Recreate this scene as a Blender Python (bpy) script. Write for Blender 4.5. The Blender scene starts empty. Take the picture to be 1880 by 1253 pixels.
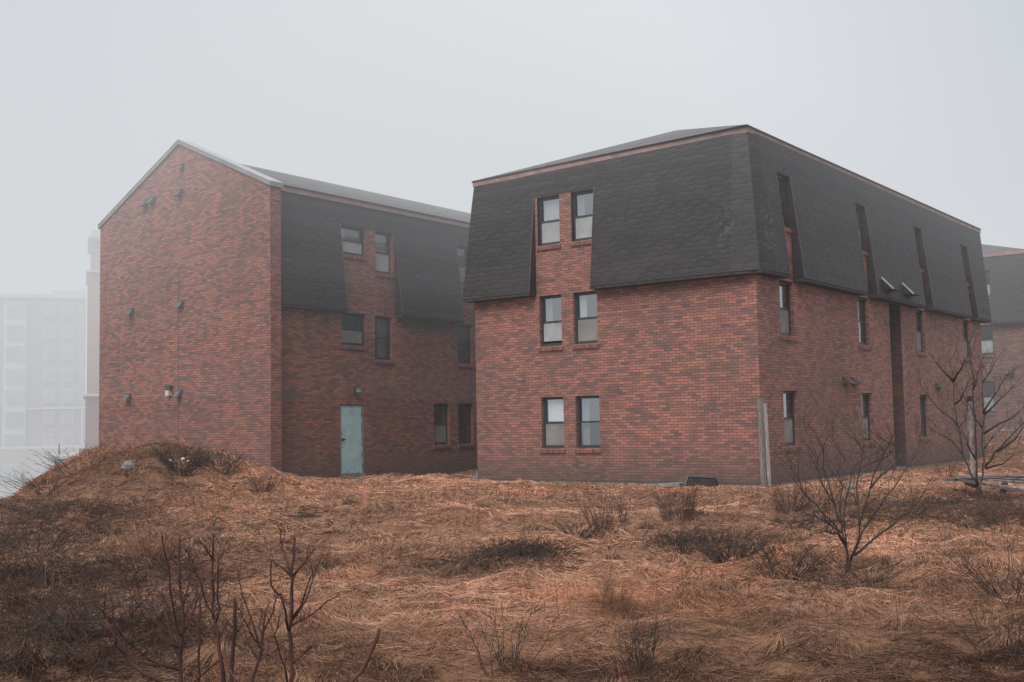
import bpy, math, random
import numpy as np
from mathutils import Vector, Matrix

scene = bpy.context.scene
COL = scene.collection
rnd = random.Random(7)
# ------------------------------------------------------------------ camera
IW, IH = 1880, 1253
CX, CY, CZ, FPX, YAW, PITCH, ROLL = (11.079968598836775, -23.962351634268746, 1.4446535372733615,
                                     2085.8096336771923, -0.6468531833640745, 0.0728128426362217, -0.018470099245604502)
F = np.array([math.cos(PITCH)*math.sin(YAW), math.cos(PITCH)*math.cos(YAW), math.sin(PITCH)])
R0 = np.array([math.cos(YAW), -math.sin(YAW), 0]); U0 = np.cross(R0, F)
RR = R0*math.cos(ROLL)+U0*math.sin(ROLL); UU = U0*math.cos(ROLL)-R0*math.sin(ROLL)
CAMP = np.array([CX, CY, CZ])
cam_d = bpy.data.cameras.new('camera'); cam = bpy.data.objects.new('camera', cam_d); COL.objects.link(cam)
cam.matrix_world = Matrix(((RR[0], UU[0], -F[0], CX), (RR[1], UU[1], -F[1], CY), (RR[2], UU[2], -F[2], CZ), (0, 0, 0, 1)))
cam_d.sensor_width = 36; cam_d.lens = FPX/IW*36; cam_d.clip_start = .05; cam_d.clip_end = 3000
scene.camera = cam

def ray(px, py):
    return F+(px-IW/2)/FPX*RR+(IH/2-py)/FPX*UU
def at(px, py, D):
    """world point seen at pixel (px,py) at horizontal distance D"""
    d = ray(px, py); return CAMP+d*(D/math.hypot(d[0], d[1]))

# ------------------------------------------------------------------ numpy noise
_rs = np.random.RandomState(11)
_perm = _rs.permutation(256); _perm = np.concatenate([_perm, _perm]); _rv = _rs.rand(256)
def vnoise(x, y):
    x = np.asarray(x, float); y = np.asarray(y, float)
    xi = np.floor(x).astype(int); yi = np.floor(y).astype(int); fx = x-xi; fy = y-yi
    fx = fx*fx*(3-2*fx); fy = fy*fy*(3-2*fy)
    h = lambda a, b: _rv[_perm[(_perm[a & 255]+b) & 255]]
    return ((h(xi, yi)*(1-fx)+h(xi+1, yi)*fx)*(1-fy)+(h(xi, yi+1)*(1-fx)+h(xi+1, yi+1)*fx)*fy)*2-1
def fbm(x, y, s, o=3):
    r = 0; a = 1; t = 0
    for i in range(o):
        r = r+a*vnoise(x/s+17.3*i, y/s-9.1*i); t += a; a *= .5; s *= .5
    return r/t
def sst(a, b, x):
    t = np.clip((np.asarray(x, float)-a)/(b-a), 0, 1); return t*t*(3-2*t)

def height(x, y, rough=True):
    x = np.asarray(x, float); y = np.asarray(y, float)
    h = -.08-.14*sst(-4, -20, y)+.0*x
    # spoil mound in front of the gable wall
    u = (x+12.3); v = (y+7.0)
    prof = np.where(u < 0, np.exp(-(np.abs(u)/5.3)**2.0), np.exp(-(np.abs(u)/1.75)**1.7))
    h = h+1.08*prof*np.exp(-(v/2.5)**2)
    h = h+.16*np.exp(-((x+13)/3.)**2-((y+5)/2.5)**2)
    # bank falling away to the low car park on the left
    s = -x-1.0*(np.clip(y, -30, -4.5)+7)-16.3
    h = h-7.0*sst(0, 17, s)-.4*np.clip(s, 0, 3)
    # rising lawn behind the right building
    h = h+.98*sst(17.5, 27, y)*sst(-8, -2, x-0*y)
    # low earth bank by the fallen fence
    h = h+.22*np.exp(-((x+12.5)/5.)**2-((y+7.)/3.)**2)*fbm(x+3, y-2, 1.1, 3)
    h = h+.16*np.exp(-((x-6.2)/2.4)**2-((y+5.0)/1.3)**2)
    h = h-.22*np.exp(-((x-6.5)/1.5)**2-((y+6.9)/.45)**2)
    dcam = np.hypot(x-CX, y-CY)
    near = sst(3, 6, dcam)
    # level beside walls
    wall = 1-np.clip(np.maximum.reduce([sst(-1.5, -.3, y)*sst(-10, -8.5, x)*(1-sst(.3, 1.5, x))]), 0, 1)
    if rough:
        h = h+(.09*fbm(x, y, 3.1, 2)+.10*fbm(x+40, y, .8, 2)+.085*fbm(x, y+70, .34, 2))*wall*(.35+.65*near)
    return h
def ground(px, py):
    d = ray(px, py); t = 3.0
    while t < 200:
        p = CAMP+d*t
        if p[2] < float(height(p[0], p[1])): break
        t += .05
    p = CAMP+d*t
    return np.array([p[0], p[1], float(height(p[0], p[1]))])

# ------------------------------------------------------------------ node helpers
def mat(name):
    m = bpy.data.materials.new(name); m.use_nodes = True
    nt = m.node_tree; nt.nodes.clear()
    return m, nt
class N:
    def __init__(s, nt): s.nt = nt; s.l = nt.links
    def n(s, t, **k):
        x = s.nt.nodes.new(t)
        for a, b in k.items(): setattr(x, a, b)
        return x
    def set(s, sock, v):
        if isinstance(v, bpy.types.NodeSocket): s.l.new(v, sock)
        elif v is not None: sock.default_value = v
    def m(s, op, a, b=None, c=None):
        x = s.n('ShaderNodeMath', operation=op); s.set(x.inputs[0], a)
        if b is not None: s.set(x.inputs[1], b)
        if c is not None: s.set(x.inputs[2], c)
        return x.outputs[0]
    def mix(s, f, a, b, blend='MIX'):
        x = s.n('ShaderNodeMix', data_type='RGBA', blend_type=blend)
        s.set(x.inputs['Factor'], f); s.set(x.inputs['A'], a); s.set(x.inputs['B'], b) if 0 else None
        s.set(x.inputs[6], a); s.set(x.inputs[7], b); return x.outputs[2]
    def noise(s, vec, scale, detail=3, rough=.55, out=0):
        x = s.n('ShaderNodeTexNoise'); s.set(x.inputs['Vector'], vec)
        x.inputs['Scale'].default_value = scale; x.inputs['Detail'].default_value = detail; x.inputs['Roughness'].default_value = rough
        return x.outputs[out]
    def ramp(s, f, stops, interp='LINEAR'):
        x = s.n('ShaderNodeValToRGB'); x.color_ramp.interpolation = interp; e = x.color_ramp.elements
        while len(e) < len(stops): e.new(.5)
        for i, (p, c) in enumerate(stops):
            e[i].position = p; e[i].color = (*c, 1) if len(c) == 3 else c
        s.set(x.inputs[0], f); return x.outputs[0]
    def comb(s, a, b, c):
        x = s.n('ShaderNodeCombineXYZ'); s.set(x.inputs[0], a); s.set(x.inputs[1], b); s.set(x.inputs[2], c); return x.outputs[0]
    def mr(s, v, a, b, c=0., d=1.):
        x = s.n('ShaderNodeMapRange'); s.set(x.inputs[0], v)
        for i, q in zip((1, 2, 3, 4), (a, b, c, d)): x.inputs[i].default_value = q
        return x.outputs[0]
    def out(s, color, rough=.85, bump=None, bstr=.3, bdist=.01, spec=.3, metal=0., extra=None):
        b = s.n('ShaderNodeBsdfPrincipled'); s.set(b.inputs['Base Color'], color); s.set(b.inputs['Roughness'], rough)
        b.inputs['Specular IOR Level'].default_value = spec; b.inputs['Metallic'].default_value = metal
        if bump is not None:
            bm = s.n('ShaderNodeBump'); s.set(bm.inputs['Height'], bump); bm.inputs['Strength'].default_value = bstr
            bm.inputs['Distance'].default_value = bdist; s.l.new(bm.outputs[0], b.inputs['Normal'])
        o = s.n('ShaderNodeOutputMaterial'); s.l.new(b.outputs[0], o.inputs[0]); return b
def C4(r, g, b): return (r, g, b, 1)

def face_uv(k):
    """u along the wall (world x or y by facing), z up"""
    g = k.n('ShaderNodeNewGeometry')
    p = k.n('ShaderNodeSeparateXYZ'); k.l.new(g.outputs['Position'], p.inputs[0])
    n = k.n('ShaderNodeSeparateXYZ'); k.l.new(g.outputs['True Normal'], n.inputs[0])
    side = k.m('GREATER_THAN', k.m('ABSOLUTE', n.outputs[0]), k.m('ABSOLUTE', n.outputs[1]))
    u = k.m('ADD', k.m('MULTIPLY', p.outputs[1], side), k.m('MULTIPLY', p.outputs[0], k.m('SUBTRACT', 1., side)))
    return g.outputs['Position'], u, p.outputs[2], side, p

def brick_mat(name, bw=.203, bh=.0677, seed=0., tone=1., rowlock=False, fade=0.):
    m, nt = mat(name); k = N(nt)
    pos, u, z, side, sp = face_uv(k)
    if rowlock:
        row = 0.; fv = 1.; uu = k.m('DIVIDE', u, .0677); col = k.m('FLOOR', uu); fu = k.m('SUBTRACT', uu, col)
        mo = k.m('LESS_THAN', fu, .14); row = k.m('FLOOR', k.m('MULTIPLY', z, 1.))
    else:
        row = k.m('FLOOR', k.m('DIVIDE', z, bh)); fv = k.m('FRACT', k.m('DIVIDE', z, bh))
        par = k.m('MULTIPLY', k.m('FLOORED_MODULO', row, 2.), .5)
        uu = k.m('ADD', k.m('DIVIDE', u, bw), par); col = k.m('FLOOR', uu); fu = k.m('FRACT', uu)
        mo = k.m('MAXIMUM', k.m('LESS_THAN', fu, .055), k.m('LESS_THAN', fv, .16))
    wn = k.n('ShaderNodeTexWhiteNoise', noise_dimensions='3D'); k.l.new(k.comb(col, row, k.m('ADD', side, seed)), wn.inputs['Vector'])
    w = wn.outputs[0]
    bx = k.comb(k.m('MULTIPLY', col, bw), k.m('MULTIPLY', row, bh), k.m('ADD', k.m('MULTIPLY', side, 7.), seed))
    cl = k.noise(bx, 1.15, 3, .6)          # groups of darker / lighter bricks
    big = k.noise(pos, .33, 3, .55)
    f = k.m('ADD', k.m('MULTIPLY', w, .68), k.m('MULTIPLY', k.mr(cl, .3, .7), .15))
    f = k.m('ADD', f, .08)
    t = tone
    c = k.ramp(f, [(0, (.145*t, .09*t, .08*t)), (.2, (.19*t, .1*t, .085*t)), (.38, (.262*t, .118*t, .095*t)), (.62, (.35*t, .144*t, .108*t)),
                   (.84, (.42*t, .168*t, .12*t)), (1, (.58*t, .225*t, .15*t))])
    wn2 = k.n('ShaderNodeTexWhiteNoise', noise_dimensions='3D'); k.l.new(k.comb(row, col, k.m('ADD', side, seed+3)), wn2.inputs['Vector'])
    c = k.mix(k.m('MULTIPLY', k.m('GREATER_THAN', wn2.outputs[0], .94), .45), c, C4(.07*t, .058*t, .058*t))
    # fine surface grain
    gr = k.noise(pos, 60, 3, .7); c = k.mix(.55, c, k.ramp(gr, [(.3, (.72, .72, .72)), (.7, (1.25, 1.25, 1.25))]), 'MULTIPLY')
    # weathering: broad grime, damp foot, vertical runs
    grime = k.mr(big, .42, .66); c = k.mix(k.m('MULTIPLY', grime, .3), c, C4(.14*t, .1*t, .09*t))
    st = k.n('ShaderNodeVectorMath', operation='MULTIPLY'); k.l.new(pos, st.inputs[0]); st.inputs[1].default_value = (1.6, 1.6, .22)
    runs = k.noise(st.outputs[0], 1.4, 4, .6); c = k.mix(k.m('MULTIPLY', k.mr(runs, .5, .72), .32), c, C4(.075*t, .062*t, .056*t))
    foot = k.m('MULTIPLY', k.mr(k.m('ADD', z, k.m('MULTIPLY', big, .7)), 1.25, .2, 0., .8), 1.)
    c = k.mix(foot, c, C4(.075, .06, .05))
    c = k.mix(mo, c, C4(.075*t, .05*t, .045*t))
    h = k.m('SUBTRACT', k.m('ADD', k.m('MULTIPLY', w, .25), k.m('MULTIPLY', gr, .5)), mo)
    rg = k.mr(big, .3, .7, .6, .85)
    k.out(c, rg, h, .55, .006, .3)
    return m

def shingle_mat(name, tone=1., roof=False):
    m, nt = mat(name); k = N(nt)
    pos, u, z, side, sp = face_uv(k)
    ex = .125 if not roof else .05; per = .44
    # trapezoid tab edge
    def tab(uu):
        fr = k.m('FRACT', uu); tri = k.m('SUBTRACT', .5, k.m('ABSOLUTE', k.m('SUBTRACT', fr, .5)))
        return k.m('MINIMUM', k.m('MAXIMUM', k.m('MULTIPLY', k.m('SUBTRACT', tri, .2), 7.), 0.), 1.)
    wob = k.m('MULTIPLY', k.m('SUBTRACT', k.noise(pos, 1.7, 2), .5), .35)
    r0 = k.m('FLOOR', k.m('ADD', k.m('DIVIDE', z, ex), wob))
    def rph(r_):
        q = k.n('ShaderNodeTexWhiteNoise', noise_dimensions='2D'); k.l.new(k.comb(r_, 1.5, 0.), q.inputs['Vector']); return q.outputs[0]
    par = rph(r0)
    uu = k.m('ADD', k.m('DIVIDE', u, per), par)
    zz = k.m('ADD', k.m('DIVIDE', z, ex), wob)
    v = k.m('SUBTRACT', zz, k.m('MULTIPLY', tab(uu), .26))
    row = k.m('FLOOR', v); fv = k.m('SUBTRACT', v, row)
    par2 = rph(row)
    col = k.m('FLOOR', k.m('ADD', k.m('DIVIDE', u, per), par2))
    wn = k.n('ShaderNodeTexWhiteNoise', noise_dimensions='3D'); k.l.new(k.comb(col, row, side), wn.inputs['Vector'])
    wr = k.n('ShaderNodeTexWhiteNoise', noise_dimensions='3D'); k.l.new(k.comb(row, 3., side), wr.inputs['Vector'])
    f = k.m('ADD', k.m('MULTIPLY', wn.outputs[0], .55), k.m('MULTIPLY', wr.outputs[0], .45))
    t = tone
    c = k.ramp(f, [(0, (.013*t, .011*t, .0115*t)), (.5, (.021*t, .0175*t, .0185*t)), (1, (.034*t, .028*t, .029*t))])
    moss = k.noise(pos, .55, 4, .6)
    c = k.mix(k.m('MULTIPLY', k.mr(moss, .52, .7), .55), c, C4(.032*t, .028*t, .023*t))
    c = k.mix(k.m('MULTIPLY', k.mr(k.noise(pos, .9, 3), .56, .7), .4), c, C4(.034*t, .026*t, .025*t))
    shade_line = k.m('MULTIPLY', k.mr(fv, .04, .27, 1., 0.), 1.)  # painted shadow along the lower edge of each course
    gate = k.mr(k.noise(pos, 2.2, 3), .34, .6, .3, 1.)
    c = k.mix(k.m('MULTIPLY', k.m('MULTIPLY', shade_line, .97), gate), c, C4(.003, .003, .004))
    hl = k.m('MULTIPLY', k.m('MULTIPLY', k.mr(k.m('ABSOLUTE', k.m('SUBTRACT', fv, .92)), 0., .16, 1., 0.), .42), gate)  # painted highlight along the course edges
    c = k.mix(hl, c, C4(.075*t, .068*t, .068*t))
    gr = k.noise(pos, 90, 2, .7); c = k.mix(.6, c, k.ramp(gr, [(.3, (.6, .6, .6)), (.7, (1.4, 1.4, 1.4))]), 'MULTIPLY')
    if not roof:
        # pale flaking lichen close to the near hip
        def spot(cx, cy, cz, r):
            vm = k.n('ShaderNodeVectorMath', operation='SUBTRACT'); k.l.new(pos, vm.inputs[0]); vm.inputs[1].default_value = (cx, cy, cz)
            v2 = k.n('ShaderNodeVectorMath', operation='MULTIPLY'); k.l.new(vm.outputs[0], v2.inputs[0]); v2.inputs[1].default_value = (1, 1, .5)
            ln = k.n('ShaderNodeVectorMath', operation='LENGTH'); k.l.new(v2.outputs[0], ln.inputs[0])
            return k.mr(ln.outputs['Value'], r*.3, r, 1., 0.)
        sp_ = k.m('MAXIMUM', spot(-.66, -.1, 5.85, .35), spot(.1, .45, 5.75, .5))
        vo = k.n('ShaderNodeTexVoronoi', feature='DISTANCE_TO_EDGE'); vo.inputs['Scale'].default_value = 24; k.l.new(pos, vo.inputs['Vector'])
        fl = k.m('MULTIPLY', k.m('LESS_THAN', vo.outputs[0], .07), k.m('GREATER_THAN', k.noise(pos, 9, 2), .53))
        c = k.mix(k.m('MULTIPLY', k.m('MULTIPLY', sp_, fl), .6), c, C4(.17, .165, .16))
    h = k.m('ADD', k.m('MULTIPLY', k.m('SUBTRACT', 1., fv), 1.), k.m('MULTIPLY', gr, .15))
    k.out(c, .62 if not roof else .5, h, .7 if not roof else .3, .02, .35)
    return m

def simple(name, c, rough=.7, var=.25, scale=8, spec=.3, metal=0., bump=0., streak=None, c2=None):
    m, nt = mat(name); k = N(nt); g = k.n('ShaderNodeNewGeometry'); pos = g.outputs['Position']
    if streak:
        v = k.n('ShaderNodeVectorMath', operation='MULTIPLY'); k.l.new(pos, v.inputs[0]); v.inputs[1].default_value = streak; pos = v.outputs[0]
    n = k.noise(pos, scale, 5, .65)
    c2 = c2 or tuple(q*(1-var*1.6) for q in c)
    col = k.ramp(n, [(.32, c2), (.66, tuple(min(1, q*(1+var)) for q in c))])
    k.out(col, rough, n if bump else None, bump or .1, .01, spec, metal)
    return m

M = {}
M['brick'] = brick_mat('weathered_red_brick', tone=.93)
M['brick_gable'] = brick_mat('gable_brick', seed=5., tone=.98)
M['brick_low'] = brick_mat('shaded_brick', seed=9., tone=.82)  # darker copy of the brick, courtyard shade put into its tone
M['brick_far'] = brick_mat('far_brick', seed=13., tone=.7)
M['brick_recess_shade'] = brick_mat('recess_shade_brick', seed=3., tone=.36)  # shade inside the recess put into a much darker brick tone
M['rowlock'] = brick_mat('rowlock_brick', rowlock=True, tone=.75)
M['shingle'] = shingle_mat('scalloped_black_shingle')
M['shingle_a'] = shingle_mat('scalloped_slate_shingle', 1.25)
M['roof'] = shingle_mat('low_roof_shingle', 3.6, True)
M['fascia'] = simple('weathered_pink_fascia', (.27, .17, .16), .7, .2, 3)
M['coping'] = simple('galvanised_coping', (.25, .245, .25), .5, .15, 2, .5)
M['coping_top'] = simple('wet_metal_cap', (.42, .43, .44), .35, .1, 2, .6)
M['soffit'] = simple('dark_soffit', (.045, .036, .032), .8, .3, 6)
M['cheek'] = simple('dark_brown_cheek', (.028, .021, .021), .8, .3, 5)
M['trim'] = simple('rusty_pink_edge_trim', (.13, .08, .075), .6, .25, 9)
M['concrete'] = simple('foundation_concrete', (.2, .19, .17), .9, .3, 6, bump=.2)
M['frame'] = simple('dark_bronze_frame', (.028, .027, .028), .45, .2, 12, .5)
M['door'] = simple('teal_paint', (.36, .52, .52), .5, .1, 3, .35, c2=(.29, .43, .43))
M['door_frame'] = simple('teal_frame_paint', (.14, .22, .23), .6, .3, 9)
M['rust'] = simple('rust', (.05, .03, .022), .9, .3, 20)
M['vent'] = simple('grey_vent_metal', (.11, .115, .12), .5, .15, 10, .5)
M['vent_brown'] = simple('brown_vent_metal', (.075, .05, .045), .6, .2, 10, .4)
M['bright'] = simple('pale_metal', (.33, .32, .315), .4, .15, 10, .5)
M['lamp_cream'] = simple('cream_lamp_lens', (.55, .5, .38), .4, .1, 10, .4)
M['room'] = simple('dim_room', (.11, .115, .12), .9, .3, 1.5)
M['curtain_w'] = simple('white_curtain', (.40, .42, .43), .8, .06, 3)
M['curtain_w2'] = simple('white_blind', (.75, .77, .77), .8, .05, 3)
M['curtain_g'] = simple('grey_curtain', (.26, .285, .30), .85, .25, 2, streak=(9, 9, .3))
M['screen'] = simple('insect_screen', (.20, .195, .185), .6, .15, 2.5, .4)
M['screen_l'] = simple('pale_screen', (.30, .315, .32), .6, .12, 2.5, .4)
M['wood'] = simple('silvered_wood', (.33, .30, .285), .85, .45, 7, streak=(14, 14, .8), bump=.3)
M['wood_dark'] = simple('dark_weathered_wood', (.21, .185, .17), .85, .45, 7, streak=(14, 14, .8), bump=.3)
M['plank'] = simple('wet_grey_plank', (.2, .175, .165), .6, .5, 5, .45)
M['plank_dark'] = simple('dark_plank', (.04, .033, .03), .8, .4, 5)
M['bark'] = simple('dark_wet_bark', (.034, .023, .02), .8, .45, 30, c2=(.03, .022, .02))
M['bark_red'] = simple('red_brown_bark', (.07, .024, .018), .7, .4, 6, c2=(.012, .008, .008))
M['twig'] = simple('twig_brown', (.095, .05, .036), .85, .4, 20)
M['brush'] = simple('dark_brush', (.055, .034, .027), .9, .4, 20)
M['stalk'] = simple('dry_stalk', (.3, .15, .09), .85, .4, 12)
M['stone'] = simple('grey_stone', (.22, .22, .22), .9, .3, 9, bump=.4)
M['litter'] = simple('white_litter', (.6, .58, .54), .8, .2, 20)
M['far_cream'] = simple('cream_stucco', (.36, .24, .18), .9, .05, .5)
M['far_beige'] = simple('beige_panel', (.28, .215, .17), .9, .08, .5)
M['far_red'] = simple('dull_red_brick', (.30, .17, .15), .9, .08, .5)
M['far_glass'] = simple('distant_glass', (.25, .26, .27), .4, .2, .4)
M['far_white'] = simple('white_trim', (.5, .49, .48), .8, .04, 1)
M['asphalt'] = simple('low_ground_asphalt', (.09, .09, .09), .9, .2, .5)

def glass_mat(name, tint, refl):
    m, nt = mat(name); k = N(nt)
    tr = k.n('ShaderNodeBsdfTransparent'); tr.inputs[0].default_value = C4(*tint)
    gl = k.n('ShaderNodeBsdfGlossy'); gl.inputs['Roughness'].default_value = .04; gl.inputs[0].default_value = C4(.95, .98, 1)
    lw = k.n('ShaderNodeLayerWeight'); lw.inputs[0].default_value = .35
    fac = k.mr(lw.outputs['Facing'], 0., 1., refl, min(1, refl+.35))
    g = k.n('ShaderNodeNewGeometry'); bm = k.n('ShaderNodeBump'); bm.inputs['Strength'].default_value = .05
    bm.inputs['Distance'].default_value = .02; k.l.new(k.noise(g.outputs['Position'], 2.2, 2), bm.inputs['Height']); k.l.new(bm.outputs[0], gl.inputs['Normal'])
    mx = k.n('ShaderNodeMixShader'); k.l.new(fac, mx.inputs[0]); k.l.new(tr.outputs[0], mx.inputs[1]); k.l.new(gl.outputs[0], mx.inputs[2])
    o = k.n('ShaderNodeOutputMaterial'); k.l.new(mx.outputs[0], o.inputs[0]); return m
M['glass'] = glass_mat('window_glass', (.85, .88, .9), .26)
M['glass_dim'] = glass_mat('dim_window_glass', (.75, .8, .82), .16)

# ------------------------------------------------------------------ mesh helpers
class MB:
    def __init__(s): s.v = []; s.f = []
    def quad(s, a, b, c, d):
        i = len(s.v); s.v += [tuple(a), tuple(b), tuple(c), tuple(d)]; s.f.append((i, i+1, i+2, i+3))
    def poly(s, pts):
        i = len(s.v); s.v += [tuple(p) for p in pts]; s.f.append(tuple(range(i, i+len(pts))))
    def box(s, x0, x1, y0, y1, z0, z1):
        s.hexa([(x0, y0, z0), (x1, y0, z0), (x1, y1, z0), (x0, y1, z0)], [(x0, y0, z1), (x1, y0, z1), (x1, y1, z1), (x0, y1, z1)])
    def hexa(s, lo, hi):
        i = len(s.v); s.v += [tuple(p) for p in lo]+[tuple(p) for p in hi]
        s.f += [(i, i+3, i+2, i+1), (i+4, i+5, i+6, i+7), (i, i+1, i+5, i+4), (i+1, i+2, i+6, i+5), (i+2, i+3, i+7, i+6), (i+3, i, i+4, i+7)]
    def bar(s, a, b, w, h, up=(0, 0, 1)):
        a = Vector(a); b = Vector(b); d = (b-a).normalized(); sd = d.cross(Vector(up))
        if sd.length < 1e-4: sd = Vector((1, 0, 0))
        sd = sd.normalized()*w/2; u = sd.cross(d).normalized()*h/2
        s.hexa([a-sd-u, a+sd-u, b+sd-u, b-sd-u], [a-sd+u, a+sd+u, b+sd+u, b-sd+u])
    def tube(s, pts, rad, n=5, cap=True):
        pts = [Vector(p) for p in pts]; i0 = len(s.v); prev = None
        for j, p in enumerate(pts):
            d = (pts[min(j+1, len(pts)-1)]-pts[max(j-1, 0)])
            d = d.normalized() if d.length > 1e-9 else Vector((0, 0, 1))
            a = d.orthogonal().normalized() if prev is None else (prev-d*prev.dot(d))
            a = a.normalized() if a.length > 1e-6 else d.orthogonal().normalized()
            prev = a; b = d.cross(a)
            for q in range(n):
                t = 2*math.pi*q/n; s.v.append(tuple(p+(a*math.cos(t)+b*math.sin(t))*rad[j]))
        for j in range(len(pts)-1):
            for q in range(n):
                a = i0+j*n+q; b = i0+j*n+(q+1) % n; s.f.append((a, b, b+n, a+n))
        if cap:
            s.f.append(tuple(i0+(n-1-q) for q in range(n))); e = i0+(len(pts)-1)*n; s.f.append(tuple(e+q for q in range(n)))
    def build(s, name, m, parent=None, smooth=False, origin=None):
        me = bpy.data.meshes.new(name)
        o = bpy.data.objects.new(name, me); COL.objects.link(o)
        off = Vector((0, 0, 0))
        if parent is not None: off = Vector(WLOC[parent.name]); o.parent = parent
        elif origin is not None: off = Vector(origin); o.location = off
        WLOC[o.name] = tuple(off)
        vs = [(x-off[0], y-off[1], z-off[2]) for x, y, z in s.v]
        me.from_pydata(vs, [], s.f); me.materials.append(m)
        if smooth: me.shade_smooth()
        me.update(); return o
WLOC = {}
def tag(o, label=None, cat=None, group=None, kind=None):
    if label: o['label'] = label
    if cat: o['category'] = cat
    if group: o['group'] = group
    if kind: o['kind'] = kind
    return o
def thing(name, loc, label, cat, group=None):
    o = bpy.data.objects.new(name, None); COL.objects.link(o); o.location = loc; WLOC[o.name] = tuple(loc)
    o.empty_display_size = .3
    return tag(o, label, cat, group)

# a wall or panel in a face frame: ax 'y' -> face looks to -y at y=c, coordinate u=x ; ax 'x' -> face looks to +x at x=c, u=y
def fp(ax, c, u, z, d=0.):
    """point on face, d = depth behind the face"""
    return (u, c+d, z) if ax == 'y' else (c-d, u, z)
def facade(mb, ax, c, u0, u1, z0, z1, holes, depth=.14, cz=None):
    """grid wall with real openings; c may be a function of z (sloping face)"""
    cf = c if callable(c) else (lambda z, u=0: c)
    us = sorted({u0, u1, *[h[0] for h in holes], *[h[1] for h in holes]}); zs = sorted({z0, z1, *[h[2] for h in holes], *[h[3] for h in holes]})
    us = [u for u in us if u0 <= u <= u1]; zs = [z for z in zs if z0 <= z <= z1]
    for i in range(len(us)-1):
        for j in range(len(zs)-1):
            a, b, p, q = us[i], us[i+1], zs[j], zs[j+1]; mu, mz = (a+b)/2, (p+q)/2
            if any(h[0] < mu < h[1] and h[2] < mz < h[3] for h in holes): continue
            pts = [fp(ax, cf(p, a), a, p), fp(ax, cf(p, b), b, p), fp(ax, cf(q, b), b, q), fp(ax, cf(q, a), a, q)]
            mb.quad(*pts)
    return mb
def reveal(mb, ax, c, h, depth, bottom=True, top=True):
    a, b, p, q = h
    P = lambda u, z, d: fp(ax, c, u, z, d)
    mb.quad(P(a, p, 0), P(a, q, 0), P(a, q, depth), P(a, p, depth))
    mb.quad(P(b, p, 0), P(b, p, depth), P(b, q, depth), P(b, q, 0))
    if top: mb.quad(P(a, q, 0), P(b, q, 0), P(b, q, depth), P(a, q, depth))
    if bottom: mb.quad(P(a, p, 0), P(a, p, depth), P(b, p, depth), P(b, p, 0))

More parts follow.
